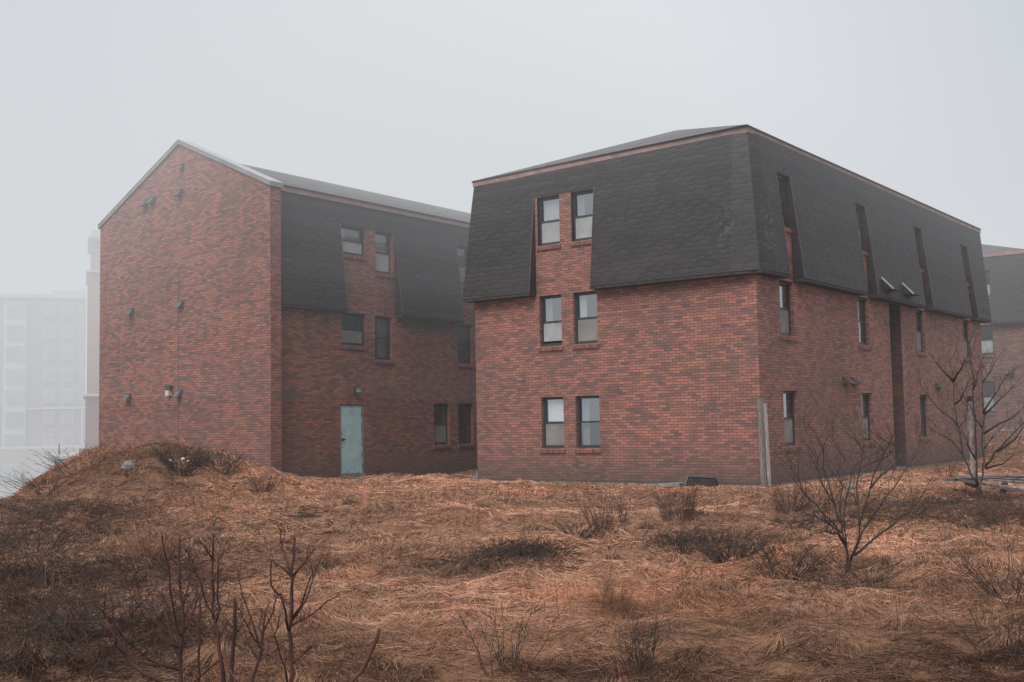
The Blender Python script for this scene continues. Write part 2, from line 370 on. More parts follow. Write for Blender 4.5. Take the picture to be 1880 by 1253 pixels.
def window(parent, ax, c, u0, u1, z0, z1, upper='glass', lower='screen', back='room', blind=None, blind_top=True, sill=True, depth=.10, ajar=0., wall_mat=None, mid=.5, curtain_side=None):
    """double hung window: window(frame) > pane, screen, blind, sill, room_lining"""
    P = lambda u, z, d: fp(ax, c, u, z, d)
    fr = MB()
    def b(ua, ub, za, zb, da, db):
        p = P(ua, za, da); q = P(ub, zb, db)
        fr.box(min(p[0], q[0]), max(p[0], q[0]), min(p[1], q[1]), max(p[1], q[1]), za, zb)
    t = .045
    g = .004
    b(u0+g, u0+t, z0+g, z1-g, depth, depth+.07); b(u1-t, u1-g, z0+g, z1-g, depth, depth+.07)
    b(u0+t, u1-t, z1-t-.02, z1-g, depth, depth+.07); b(u0+t, u1-t, z0+g, z0+t+.03, depth-.01, depth+.07)
    zm = z0+(z1-z0)*mid
    b(u0+t, u1-t, zm-.022, zm+.022, depth+.01, depth+.06)
    w = fr.build('window', M['frame'], parent); tagw = w
    pn = MB()
    pn.quad(P(u0+t, zm, depth+.045), P(u1-t, zm, depth+.045), P(u1-t, z1-t, depth+.045), P(u0+t, z1-t, depth+.045))
    sub(pn, 'pane', M[upper], w)
    lo = MB()
    zl = z0+t+ajar
    lo.quad(P(u0+t, zl, depth+.025), P(u1-t, zl, depth+.025), P(u1-t, zm, depth+.025), P(u0+t, zm, depth+.025))
    sub(lo, 'insect_screen' if 'screen' in lower else 'pane', M[lower], w)
    if blind:
        bl = MB(); zt = z1-t-.01
        n = 14
        z_lo = zm+.03 if blind_top else z0+t+.01
        ua, ub = (u0+t+.02, u1-t-.01)
        if curtain_side == 'l': ub = u0+(u1-u0)*.36
        if curtain_side == 'r': ua = u0+(u1-u0)*.4
        for i in range(n):
            a = ua+(ub-ua)*i/n; e = ua+(ub-ua)*(i+1)/n; dd = depth+.13
            amp = .02 if blind == 'curtain_g' else .002
            d0 = dd+amp*math.sin(i*1.9); d1 = dd+amp*math.sin((i+1)*1.9)
            bl.quad(P(a, z_lo, d0), P(e, z_lo, d1), P(e, zt, d1), P(a, zt, d0))
        sub(bl, 'curtain', M[blind], w)
    rm = MB(); D = 1.2
    Q = lambda u, z, d: P(u, z, d)
    e = .25; a, f = u0-e, u1+e
    d0 = depth+.16 if not blind else depth+.2
    # room behind the glass: back wall, side walls, ceiling
    rm.quad(Q(a, z0-.2, D), Q(f, z0-.2, D), Q(f, z1+.2, D), Q(a, z1+.2, D))
    rm.quad(Q(a, z0-.2, d0), Q(a, z0-.2, D), Q(a, z1+.2, D), Q(a, z1+.2, d0))
    rm.quad(Q(f, z0-.2, D), Q(f, z0-.2, d0), Q(f, z1+.2, d0), Q(f, z1+.2, D))
    rm.quad(Q(a, z1+.2, d0), Q(a, z1+.2, D), Q(f, z1+.2, D), Q(f, z1+.2, d0))
    rm.quad(Q(a, z0-.2, D), Q(a, z0-.2, d0), Q(f, z0-.2, d0), Q(f, z0-.2, D))
    sub(rm, 'room_lining', M[back], w)
    if sill:
        sl = MB(); a, f = u0-.035, u1+.035
        zt = z0-.003
        lo_ = [P(a, zt-.13, -.012), P(f, zt-.13, -.012), P(f, zt-.13, .05), P(a, zt-.13, .05)]
        hi_ = [P(a, zt-.035, -.05), P(f, zt-.035, -.05), P(f, zt+.002, depth), P(a, zt+.002, depth)]
        lo_[0] = P(a, zt-.12, -.045); lo_[1] = P(f, zt-.12, -.045); lo_[2] = P(f, zt-.12, .02); lo_[3] = P(a, zt-.12, .02)
        sl.hexa(lo_, hi_); sub(sl, 'sill', M['rowlock'], w)
    return w
def sub(mb, name, m, parent):
    o = mb.build(name, m, parent); return o

# ================================================================== BUILDING B (right, near)
ZB, ZT, ZF = 4.83, 8.12, 8.27       # mansard bottom, top, fascia top
EB, ET = .30, -.07                   # overhang at bottom / inset at top
def mans(z): return EB+(ET-EB)*(z-ZB)/(ZT-ZB)
bB = thing('brick_building', (-4.1, 9.3, 0), 'near red brick building at the right with black shingled mansard, its corner toward the viewer', 'building', 'brick mansard buildings')
XW, YL = -8.26, 18.65
rows = {1: (.804, 2.116), 2: (3.433, 4.748), 3: (6.069, 7.345)}
Lw = [(-6.109, -5.409), (-5.039, -4.323)]
Rw = [(1.279, 2.091), (6.42, 7.24), (11.40, 12.22), (16.44, 17.3)]
hl = [(a, b, *rows[r]) for r in (1, 2, 3) for a, b in Lw]
hr = [(a, b, *rows[r]) for r in (1, 2, 3) for a, b in Rw]
DEP = .10
mb = MB()
facade(mb, 'y', 0., XW, 0., -.02, 5.0, hl); facade(mb, 'y', 0., -6.6, -3.9, 5.0, 7.42, hl)
for h in hl:
    if h[2] < 5: reveal(mb, 'y', 0., h, DEP+.03)
    else: dk_ = MB(); reveal(dk_, 'y', 0., h, DEP+.03); dk_.build('dark_reveal', M['cheek'], bB)
facade(mb, 'x', 0., 0., 8.95, -.02, 5.0, [h for h in hr if h[1] < 8.9])
for h in hr:
    if h[2] > 5: facade(mb, 'x', 0., h[0]-.1, h[1]+.1, 5.0, 7.42, [h])
facade(mb, 'x', 0., 9.93, YL, -.02, 5.0, [h for h in hr if h[0] > 9.9])
for h in hr:
    if h[2] < 5: reveal(mb, 'x', 0., h, DEP+.03)
    else: dk_ = MB(); reveal(dk_, 'x', 0., h, DEP+.03); dk_.build('dark_reveal', M['cheek'], bB)
rc = mb; mb = MB()
mb.quad((0, 8.95, -.02), (-.7, 8.95, -.02), (-.7, 8.95, 5.0), (0, 8.95, 5.0))
mb.quad((0, 9.93, -.02), (0, 9.93, 5.0), (-.7, 9.93, 5.0), (-.7, 9.93, -.02))
mb.quad((-.7, 8.95, -.02), (-.7, 9.93, -.02), (-.7, 9.93, 5.0), (-.7, 8.95, 5.0))
mb.build('recess_wall', M['brick_recess_shade'], bB); mb = rc
mb.quad((XW, 0, -.02), (XW, 0, 5.0), (XW, YL, 5.0), (XW, YL, -.02))
mb.quad((0, YL, -.02), (XW, YL, -.02), (XW, YL, 5.0), (0, YL, 5.0))
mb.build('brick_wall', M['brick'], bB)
fm = MB()
fm.box(XW+.02, -.02, .02, YL-.02, -.8, -.018)
fm.build('foundation', M['concrete'], bB)

def mansard(parent, quads, name='mansard_roof', m='shingle'):
    mb = MB()
    for q in quads: mb.quad(*q)
    return mb.build(name, M[m], parent)
def tilt(mb):
    mb.v = [(x, y, z-.15*(x/-8.3)*min(1., max(0., (z-7.38)/.7))*(1 if z < 8.6 else 0)) for x, y, z in mb.v]
# --- mansard panels (sloping, with slots cut for windows)
cbx, ctx = .2, -.17         # near hip corner
def lface(z, u):            # y of the front face
    y = -mans(z)
    if u > -.5:             # pulls in at the near hip
        t = (u+.5)/(hipx(z)+.5); y = y*(1-t)+(-(cbx+(ctx-cbx)*(z-ZB)/(ZT-ZB)))*t
    return y
slotL = (-6.19, -4.33, ZB-1, 7.365)
# front face
mb = MB(); tr = MB(); ck = MB(); sf = MB()
nx = (cbx, ctx); 
def hipx(z): return cbx+(ctx-cbx)*(z-ZB)/(ZT-ZB)
XLB, XLT = -8.44, -8.28
def leftx(z): return XLB+(XLT-XLB)*(z-ZB)/(ZT-ZB)
zsp = [ZB, 5.4, 6.0, 6.6, 7.365, ZT]
for j in range(len(zsp)-1):
    p, q = zsp[j], zsp[j+1]
    segs = [(leftx, lambda z: slotL[0]), (lambda z: slotL[1], lambda z: -.5), (lambda z: -.5, hipx)]
    if q > 7.4: segs = [(leftx, lambda z: -.5), (lambda z: -.5, hipx)]
    for a, b in segs:
        mb.quad((a(p), lface(p, a(p)), p), (b(p), lface(p, b(p)), p), (b(q), lface(q, b(q)), q), (a(q), lface(q, a(q)), q))
# right face
def rface(z, u):
    x = mans(z)
    if u < .5:
        t = (.5-u)/(.5+hipx(z)); x = x*(1-t)+hipx(z)*t
    return x
slotsR = [(1.279, 2.095), (6.42, 7.244), (11.40, 12.224), (16.44, 17.304)]
YE = YL+.35
def hipy(z): return -hipx(z)
def endy(z): return 19.0+.35*(z-ZB)/(ZT-ZB)*1.2
for j in range(len(zsp)-1):
    p, q = zsp[j], zsp[j+1]
    ed = [hipy, (lambda z: .5)]
    if q <= 7.4:
        for a, b in slotsR: ed += [(lambda z, a=a: a), (lambda z, b=b: b)]
        pr = [(ed[0], ed[1]), (ed[1], ed[2])]+[(ed[i], ed[i+1] if i+1 < len(ed) else endy) for i in range(3, len(ed), 2)]
    else: pr = [(ed[0], ed[1]), (ed[1], endy)]
    for a, b in pr:
        mb.quad((rface(p, a(p)), a(p), p), (rface(p, b(p)), b(p), p), (rface(q, b(q)), b(q), q), (rface(q, a(q)), a(q), q))
# left and rear faces
mb.quad((XLB, -EB, ZB), (XLT, .08, ZT), (XLT, YL, ZT), (XLB, endy(ZB), ZB))
mb.quad((.3, endy(ZB), ZB), (XLB, endy(ZB), ZB), (XLT, endy(ZT), ZT), (.08-.16, endy(ZT), ZT))
tilt(mb); mb.build('mansard_roof', M['shingle'], bB)
# cheeks and heads of the slots, soffit
def slot_cheek(ck, tr, ax, c, s, zt, face=mans, sgn=1, both=True):
    a, b = s
    F_ = lambda u, z, d: fp(ax, c, u, z, d)
    for u, o in ((a, 1), (b, -1)):
        ck.quad(F_(u, ZB, -face(ZB)), F_(u, ZB, .05), F_(u, zt, .05), F_(u, zt, -face(zt)))
        w = .022*o
        tr.hexa([F_(u-w*.2, ZB, -face(ZB)-.012), F_(u+w*-.9, ZB, -face(ZB)-.012), F_(u-w*.9, ZB, -face(ZB)+.02), F_(u-w*.2, ZB, -face(ZB)+.02)],
                [F_(u-w*.2, zt, -face(zt)-.012), F_(u-w*.9, zt, -face(zt)-.012), F_(u-w*.9, zt, -face(zt)+.02), F_(u-w*.2, zt, -face(zt)+.02)])
    ck.quad(F_(a, zt, -face(zt)), F_(b, zt, -face(zt)), F_(b, zt, .05), F_(a, zt, .05))
def slot_parts(parent, ax, c, s, zt):
    ck = MB(); tr = MB(); slot_cheek(ck, tr, ax, c, s, zt)
    k_ = ck.build('window_cheek', M['cheek'], parent); tr.build('edge_trim', M['trim'], k_)
slot_parts(bB, 'y', 0., slotL[:2], 7.365)
for s in slotsR: slot_parts(bB, 'x', 0., s, 7.365)
def soff(par, ax, c, a, b, fa, fb):
    sf = MB(); sf.hexa([fp(ax, c, a, ZB-.07, -fa+.012), fp(ax, c, b, ZB-.07, -fb+.012), fp(ax, c, b, ZB-.07, -.003), fp(ax, c, a, ZB-.07, -.003)],
            [fp(ax, c, a, ZB-.002, -fa+.012), fp(ax, c, b, ZB-.002, -fb+.012), fp(ax, c, b, ZB-.002, -.003), fp(ax, c, a, ZB-.002, -.003)])
    sf.build('soffit', M['soffit'], par)
soff(bB, 'y', 0., XLB, slotL[0], EB, EB); soff(bB, 'y', 0., slotL[1], -.5, EB, EB)
soff(bB, 'y', 0., -.5, 0., EB, cbx+.02)
ys = [0.5]+[q for s in slotsR for q in s]+[19.0]
for i in range(0, len(ys), 2): soff(bB, 'x', 0., ys[i], ys[i+1], EB, EB)
soff(bB, 'x', 0., -.19, .498, cbx+.02, EB)
# fascia band
def ring(mb, pts, z0, z1, out):
    n = len(pts); cx_ = sum(p[0] for p in pts)/n; cy_ = sum(p[1] for p in pts)/n
    o = [(x+out*(1 if x > cx_ else -1), y+out*(1 if y > cy_ else -1)) for x, y in pts]
    i_ = [(x-.12*(1 if x > cx_ else -1), y-.12*(1 if y > cy_ else -1)) for x, y in pts]
    for k_ in range(n):
        a, b, c, d = o[k_], o[(k_+1) % n], i_[(k_+1) % n], i_[k_]
        mb.hexa([(*a, z0), (*b, z0), (*c, z0), (*d, z0)], [(*a, z1), (*b, z1), (*c, z1), (*d, z1)])
TB = [(ctx, -ctx), (XLT, .08), (XLT, endy(ZT)), (-.08, endy(ZT))]
mb = MB(); ring(mb, TB, ZT-.012, ZF-.035, .03); tilt(mb); mb.build('fascia', M['fascia'], bB)
mb = MB(); ring(mb, TB, ZF-.035, ZF, .05); tilt(mb); mb.build('drip_edge', M['soffit'], bB)
def hiproof(mb, x0, x1, y0, y1, ze, zr, r0, r1):
    xm = (x0+x1)/2; a, b = (xm, r0, zr), (xm, r1, zr)
    mb.poly([(x0, y0, ze), (x1, y0, ze), a]); mb.poly([(x1, y1, ze), (x0, y1, ze), b])
    mb.quad((x1, y0, ze), (x1, y1, ze), b, a); mb.quad((x0, y1, ze), (x0, y0, ze), a, b)
    mb.quad((x0, y0, ze), (x0, y1, ze), (x1, y1, ze), (x1, y0, ze))
mb = MB(); hiproof(mb, XLT-.05, ctx+.06, .05, endy(ZT), ZF+.003, 9.66, 4.2, 15.); tilt(mb); mb.build('hip_roof', M['roof'], bB)
# windows of the front face
W = window
W(bB, 'y', 0., *Lw[0], *rows[1], upper='glass', lower='screen', blind='curtain_w2')['label'] = 'window with white blind drawn behind the upper sash'
W(bB, 'y', 0., *Lw[1], *rows[1], upper='glass', lower='glass_dim', blind='curtain_g', curtain_side='l', blind_top=False)
W(bB, 'y', 0., *Lw[0], *rows[2], upper='glass', lower='screen_l', blind='curtain_g', curtain_side='l', ajar=.09, mid=.48)
W(bB, 'y', 0., *Lw[1], *rows[2], upper='glass', lower='screen', blind='curtain_w', curtain_side='l', mid=.5)
W(bB, 'y', 0., *Lw[0], *rows[3], upper='glass', lower='screen_l', blind='curtain_w')
W(bB, 'y', 0., *Lw[1], *rows[3], upper='glass', lower='screen_l', blind='curtain_g', curtain_side='l')
for r in (1, 2, 3):
    for i, (a, b) in enumerate(Rw):
        W(bB, 'x', 0., a, b, *rows[r], upper='glass', lower='screen' if (i+r) % 3 else 'glass_dim', blind=('curtain_w', 'curtain_g', None, 'curtain_g')[(i*2+r) % 4], curtain_side=(None, 'l', 'r')[(i+r) % 3])
# wall vents on right face: (u, z)
def hood(parent, ax, c, u, z, w=.24, h=.2, d=.2, m='vent', name='vent_hood'):
    mb = MB(); P = lambda uu, zz, dd: fp(ax, c, uu, zz, dd)
    mb.hexa([P(u-w/2, z-h/2, -d), P(u+w/2, z-h/2, -d), P(u+w/2, z-h/2, -.003), P(u-w/2, z-h/2, -.003)],
            [P(u-w/2, z+h/2, -.04), P(u+w/2, z+h/2, -.04), P(u+w/2, z+h/2, -.003), P(u-w/2, z+h/2, -.003)])
    mb.hexa([P(u-w/2-.02, z+h/2, -.06), P(u+w/2+.02, z+h/2, -.06), P(u+w/2+.02, z+h/2, -.003), P(u-w/2-.02, z+h/2, -.003)],
            [P(u-w/2-.02, z+h/2+.015, -.05), P(u+w/2+.02, z+h/2+.015, -.05), P(u+w/2+.02, z+h/2+.015, -.003), P(u-w/2-.02, z+h/2+.015, -.003)])
    return mb.build(name, M[m], parent)
for u in (5.25, 5.85): hood(bB, 'x', 0., u, 2.42, .36, .17, .26, 'vent_brown')
hood(bB, 'x', 0., 13.3, 2.4, .5, .14, .2, 'vent_brown')
# two pale metal roof hoods low on the mansard
for u in (7.75, 9.5):
    mb = MB(); z0, z1 = 5.02, 5.36; x0, x1 = mans(z0), mans(z1)
    mb.hexa([(x0-.01, u-.02, z0+.02), (x0+.26, u-.02, z0), (x0+.26, u+.75, z0), (x0-.01, u+.75, z0+.02)],
            [(x1-.02, u-.02, z1), (x1+.02, u-.02, z1-.02), (x1+.02, u+.75, z1-.02), (x1-.02, u+.75, z1)])
    h = mb.build('roof_vent_hood', M['cheek'], bB)
    t = MB(); t.bar((x1+.0, u-.035, z1+.01), (x0+.29, u-.035, z0), .03, .045); pass
    t.build('bright_edge', M['bright'], h)

# ================================================================== BUILDING A (left, gable)
XA, YG = -12.72, -3.6
bA = thing('brick_building', (-16.4, 4, 0), 'red brick building at the left with a tall blank gable wall and a teal door', 'building', 'brick mansard buildings')
XR, XLg = -12.42, -20.36
W3 = [(-.66, .365, 6.52, 7.36), (.775, 1.53, 6.09, 7.36), (4.63, 5.36, 6.09, 7.36)]
W2 = [(-.66, .34, 3.835, 4.783), (.73, 1.48, 3.455, 4.768), (4.6, 5.36, 3.45, 4.75)]
W1 = [(3.37, 4.13, .83, 2.136), (4.57, 5.33, .83, 2.136)]
DOOR = (-.741, .21, .085, 2.095)
ha = W3+W2+W1+[DOOR]
mb = MB()
facade(mb, 'x', XA, YG+.36, 17., -.8, 5.0, ha)
for a_, b_ in ((-.9, 1.9), (4.4, 5.7)): facade(mb, 'x', XA, a_, b_, 5.0, 7.42, ha)
for h in ha: reveal(mb, 'x', XA, h, DEP+.03)
mb.quad((XLg+.3, YG+.4, -.8), (XLg+.3, YG+.4, 7.9), (XLg+.3, 17, 7.9), (XLg+.3, 17, -.8))
mb.quad((XA, 17, -.8), (XLg+.3, 17, -.8), (XLg+.3, 17, 7.9), (XA, 17, 7.9))
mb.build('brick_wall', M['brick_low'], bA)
# gable wall as one thick slab
gm = MB()
prof = [(XLg, -3.), (XR, -3.), (XR, 8.02), (-16.38, 9.80), (XLg, 7.76)]
y0, y1 = YG, YG+.38
gm.poly([(x, y0, z) for x, z in prof]); gm.poly([(x, y1, z) for x, z in reversed(prof)])
for i in range(len(prof)):
    a, b = prof[i], prof[(i+1) % len(prof)]
    gm.quad((a[0], y0, a[1]), (a[0], y1, a[1]), (b[0], y1, b[1]), (b[0], y0, b[1]))
gm.build('gable_wall', M['brick_gable'], bA)
cp = MB(); ct = MB()
def cope(mb, a, b, z0, z1, o=.05):
    mb.hexa([(a[0], y0-o, a[1]+z0), (b[0], y0-o, b[1]+z0), (b[0], y1+o, b[1]+z0), (a[0], y1+o, a[1]+z0)],
            [(a[0], y0-o, a[1]+z1), (b[0], y0-o, b[1]+z1), (b[0], y1+o, b[1]+z1), (a[0], y1+o, a[1]+z1)])
P0, P1, P2 = (XLg-.06, 7.76), (-16.38, 9.80), (XR+.05, 8.0)
cope(cp, P0, (-16.383, 9.80), .004, .125); cope(cp, (-16.377, 9.80), P2, .004, .125)
cp.build('coping', M['coping'], bA)
cope(ct, (P0[0], P0[1]), (-16.383, 9.80), .127, .142, .06); cope(ct, (-16.377, 9.80), P2, .127, .142, .06)
ct.build('coping_cap', M['coping_top'], bA)
# mansard of A (right side face)
mb = MB(); ck = MB(); tr = MB(); sf = MB()
slA = [(-.70, 1.62), (4.60, 5.45)]
ES, EE = YG+.383, 17.2
mA = lambda z, u=0: XA+mans(z)
ed = [ES, slA[0][0], slA[0][1], slA[1][0], slA[1][1], EE]
ZTA = 8.03
for p, q in ((ZB, 5.6), (5.6, 6.5), (6.5, 7.385)):
    for i in (0, 2, 4):
        a, b = ed[i], ed[i+1]
        mb.quad((mA(p), a, p), (mA(p), b, p), (mA(q), b, q), (mA(q), a, q))
mb.quad((mA(7.385), ES, 7.385), (mA(7.385), EE, 7.385), (mA(ZTA), EE, ZTA), (mA(ZTA), ES, ZTA))
mb.build('mansard_roof', M['shingle_a'], bA)
for s in slA: slot_parts(bA, 'x', XA, s, 7.385)
for i in (0, 2, 4): soff(bA, 'x', XA, ed[i], ed[i+1], EB, EB)
pass
mb = MB(); xx = XA-.06
mb.box(xx-.1, xx+.05, ES, EE, ZTA-.01, ZTA+.12); mb.build('fascia', M['fascia'], bA)
mb = MB(); mb.box(xx-.1, xx+.07, ES, EE, ZTA+.122, ZTA+.17); mb.build('drip_edge', M['soffit'], bA)
mb = MB(); ze = ZTA+.173
mb.quad((xx+.07, ES, ze), (xx+.07, EE, ze), (-16.4, EE, 9.62), (-16.4, ES, 9.62)); mb.quad((-20.2, EE, ze), (-20.2, ES, ze), (-16.4, ES, 9.62), (-16.4, EE, 9.62))
mb.poly([(xx+.07, EE, ze), (-20.2, EE, ze), (-16.4, EE, 9.62)])
mb.build('pitched_roof', M['roof'], bA)
W(bA, 'x', XA, *W3[0], upper='glass', lower='screen_l', blind='curtain_w', curtain_side='l')['label'] = 'wide short window with white curtain pulled to one side'
W(bA, 'x', XA, *W3[1], upper='glass', lower='screen_l', blind='curtain_g')
W(bA, 'x', XA, *W3[2], upper='glass_dim', lower='screen')
W(bA, 'x', XA, *W2[0], upper='glass_dim', lower='screen')
W(bA, 'x', XA, *W2[1], upper='glass_dim', lower='glass_dim', blind='curtain_g', curtain_side='r', blind_top=False)
W(bA, 'x', XA, *W2[2], upper='glass_dim', lower='glass_dim')
W(bA, 'x', XA, *W1[0], upper='glass', lower='screen')
W(bA, 'x', XA, *W1[1], upper='glass_dim', lower='glass_dim')
# door
a, b, p, q = DOOR
mb = MB(); mb.box(XA-.09, XA-.04, a+.035, b-.035, p+.012, q-.04); dr = mb.build('door', M['door'], bA)
mb = MB(); mb.box(XA-.11, XA-.02, a+.003, a+.033, p+.003, q-.003); mb.box(XA-.11, XA-.02, b-.033, b-.003, p+.003, q-.003); mb.box(XA-.11, XA-.02, a+.034, b-.034, q-.038, q-.003)
mb.build('door_frame', M['door_frame'], dr)
mb = MB(); mb.tube([(XA-.04, a+.11, p+1.0), (XA+.03, a+.11, p+1.0)], [.03, .03], 10); mb.bar((XA+.025, a+.1, p+1.0), (XA+.025, a+.2, p+.99), .022, .022)
mb.build('door_handle', M['rust'], dr)
mb = MB()
r2 = random.Random(3)
for i in range(34):
    zz = p+.05+r2.random()*1.85; hh = .02+.09*r2.random(); yy = b-.05-.02*r2.random()**2
    mb.box(XA-.0395, XA-.0375, yy, yy+.006+.012*r2.random(), zz, zz+hh)
for i in range(16):
    zz = p+.75+r2.random()*.5; yy = a+.06+.06*r2.random(); mb.box(XA-.0395, XA-.0378, yy, yy+.01+.02*r2.random(), zz, zz+.01+.03*r2.random())
for i in range(26):
    zz = p+.02+.12*r2.random()**2; yy = a+.05+.8*r2.random(); mb.box(XA-.0395, XA-.0378, yy, yy+.01+.02*r2.random(), zz, zz+.01+.01*r2.random())
mb.build('rust_spots', M['rust'], dr)
mb = MB(); mb.box(XA-.1, XA+.05, a-.02, b+.02, p-.1, p-.002); mb.build('threshold', M['concrete'], bA)
mb = MB(); mb.box(XA+.003, XA+.12, -.2, -.05, 2.44, 2.58); mb.box(XA+.003, XA+.17, -.22, -.03, 2.581, 2.6); wl = mb.build('wall_lamp', M['vent_brown'], bA)
mb = MB(); mb.box(XA+.121, XA+.16, -.19, -.06, 2.45, 2.575); mb.build('lamp_lens', M['screen_l'], wl)
# vents on the gable
for u, z in ((-18.0, 8.27), (-17.65, 8.30), (-16.34, 8.34), (-18.68, 5.03), (-16.28, 5.06), (-18.8, 2.46), (-16.34, 2.49)):
    hood(bA, 'y', YG, u, z, .22, .19, .19, 'vent')
hood(bA, 'y', YG, -16.24, 9.1, .14, .14, .12, 'vent', 'bracket')
mb = MB(); mb.box(-16.86, -16.66, YG-.12, YG-.003, 2.6, 2.74); wl = mb.build('wall_lamp', M['vent_brown'], bA)
mb = MB(); mb.box(-16.85, -16.69, YG-.13, YG-.01, 2.44, 2.597); mb.build('lamp_lens', M['lamp_cream'], wl)
# control joint strip in gable
mb = MB(); mb.box(-16.4, -16.386, YG-.004, YG-.001, 0, 6.2); mb.build('control_joint', M['vent_brown'], bA)

# ================================================================== BUILDING C (far right)
bC = thing('brick_building', (-4, 34, .9), 'hazy brick building at the right edge, farther back behind the near one', 'building', 'brick mansard buildings')
YC = 26.; DZ = .47
hc = [(-1.83-.3, -1.44, 3.98, 5.22), (-1.86-.3, -1.5, 1.55, 2.87), (-1.83-.3, -1.44, 6.4, 7.5)]
mb = MB(); facade(mb, 'y', YC, -9., .0, .85, 5.4, hc); facade(mb, 'y', YC, -2.4, -1.2, 5.4, 7.6, hc)
for h in hc: reveal(mb, 'y', YC, h, DEP+.03)
mb.quad((0, YC, .85), (0, YC+18, .85), (0, YC+18, 5.4), (0, YC, 5.4)); mb.quad((-9, YC, .85), (-9, YC, 5.4), (-9, YC+18, 5.4), (-9, YC+18, .85)); mb.quad((0, YC+18, .85), (-9, YC+18, .85), (-9, YC+18, 5.4), (0, YC+18, 5.4))
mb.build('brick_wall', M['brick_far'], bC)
mb = MB(); mb.box(-8.98, -.02, YC+.02, YC+17.9, -.5, .848); mb.build('foundation', M['concrete'], bC)
mb = MB(); zb, zt = 5.3, 8.1
def yc(z): return YC-(.3-.36*(z-zb)/(zt-zb))
def xc(z): return .3-.36*(z-zb)/(zt-zb)
for p, q, segs in ((zb, 6.4, [(-9.2, -2.15), (-1.42, None)]), (6.4, 7.5, [(-9.2, -2.15), (-1.42, None)]), (7.5, zt, [(-9.2, None)])):
    for a, b in segs:
        B_ = lambda z: b if b is not None else xc(z)
        mb.quad((a, yc(p), p), (B_(p), yc(p), p), (B_(q), yc(q), q), (a, yc(q), q))
mb.quad((xc(zb), yc(zb), zb), (xc(zb), YC+18.3, zb), (xc(zt), YC+18, zt), (xc(zt), yc(zt), zt))
mb.quad((xc(zb), YC+18.3, zb), (-9.2, YC+18.3, zb), (-9.2, YC+18, zt), (xc(zt), YC+18, zt))
mb.quad((-9.2, YC+18, zt), (-9.2, YC+18.3, zb), (-9.2, yc(zb), zb), (-9.2, yc(zt), zt))
mb.build('mansard_roof', M['shingle_a'], bC)
mb = MB()
for u in (-2.15, -1.42): mb.quad((u, yc(zb), zb), (u, YC+.05, zb), (u, YC+.05, 7.5), (u, yc(7.5), 7.5))
mb.quad((-2.15, yc(7.5), 7.5), (-1.42, yc(7.5), 7.5), (-1.42, YC+.05, 7.5), (-2.15, YC+.05, 7.5))
mb.build('window_cheek', M['cheek'], bC)
mb = MB(); mb.box(-9.2, -2.15, yc(zb)+.01, YC-.003, zb-.08, zb-.003); mb.box(-1.42, .28, yc(zb)+.01, YC-.003, zb-.08, zb-.003); mb.build('soffit', M['soffit'], bC)
mb = MB(); ring(mb, [(xc(zt), yc(zt)), (-9.2, yc(zt)), (-9.2, YC+18), (xc(zt), YC+18)], zt-.01, zt+.15, .03); mb.build('fascia', M['fascia'], bC)
mb = MB(); hiproof(mb, -9.2, xc(zt)+.05, yc(zt)-.03, YC+18, zt+.153, zt+1.6, YC+4.4, YC+14); mb.build('hip_roof', M['roof'], bC)
for h in hc: W(bC, 'y', YC, *h, upper='glass', lower='screen_l')
hood(bC, 'y', YC, -.87, 3.2, .4, .15, .2, 'vent_brown')
bx_ = at(1878, 452, 45)
mb = MB(); mb.box(-.5, -.2, 30., 30.4, 8.0, 8.95) if 0 else None

# ================================================================== ground
def grid_obj(name, xs, ys, m, rough=True, zoff=0.):
    X, Y = np.meshgrid(xs, ys); Z = height(X, Y, rough)+zoff
    nx_, ny_ = len(xs), len(ys)
    v = np.stack([X, Y, Z], -1).reshape(-1, 3)
    i = np.arange(nx_*ny_).reshape(ny_, nx_)
    f = np.stack([i[:-1, :-1], i[:-1, 1:], i[1:, 1:], i[1:, :-1]], -1).reshape(-1, 4)
    me = bpy.data.meshes.new(name); me.from_pydata(v.tolist(), [], f.tolist()); me.materials.append(m); me.shade_smooth()
    o = bpy.data.objects.new(name, me); COL.objects.link(o); return o
def sp_axis(a, b, fa, fb, fine, coarse):
    r = [fa]
    while r[-1] < fb: r.append(r[-1]+fine)
    s = fine; q = [fa]
    while q[-1] > a: s = min(s*1.25, coarse); q.append(q[-1]-s)
    s = fine; t = [r[-1]]
    while t[-1] < b: s = min(s*1.25, coarse); t.append(t[-1]+s)
    return np.array(sorted(set(q+r+t)))

# colour fields for the grass, shared by ground and blades
DARK = []   # (x, y, rx, ry, strength): dark scrub, with corner vignette darkness painted in
for px, py, rx, ry, s in ((250, 985, 4.5, 1.6, .45), (60, 1080, 2.3, 1.6, .95), (180, 1180, 1.1, .6, .95), (90, 1240, 1.4, .6, .85), (60, 960, 3., 1.2, .7), (150, 920, 2.2, .8, .5), (1750, 1230, 1.6, .4, .55), (1100, 1250, 3.2, .3, .4), (330, 1060, 1.2, .5, .6), (970, 1012, 1.1, .55, .55), (850, 1040, .9, .3, .6), (1290, 1000, 1.7, .7, .5),
                          (1500, 1060, 1.2, .6, .4), (1690, 940, 2.4, 1.2, .65), (1830, 955, 1.6, .7, .9), (1430, 1220, .7, .35, .5), (1850, 1240, .9, .3, .9), (560, 940, .8, .5, .5),
                          (330, 850, 1.1, 1.0, .6), (80, 980, 3, 1.2, .75), (230, 880, 1.6, .6, .45), (120, 930, 2.4, .8, .6), (1000, 1245, 3., .25, .35), (1200, 1240, .8, .3, .3), (250, 1110, .9, .5, .5), (700, 1100, .9, .35, .25)):
    g = ground(px, py); DARK.append((g[0], g[1], rx, ry, s))
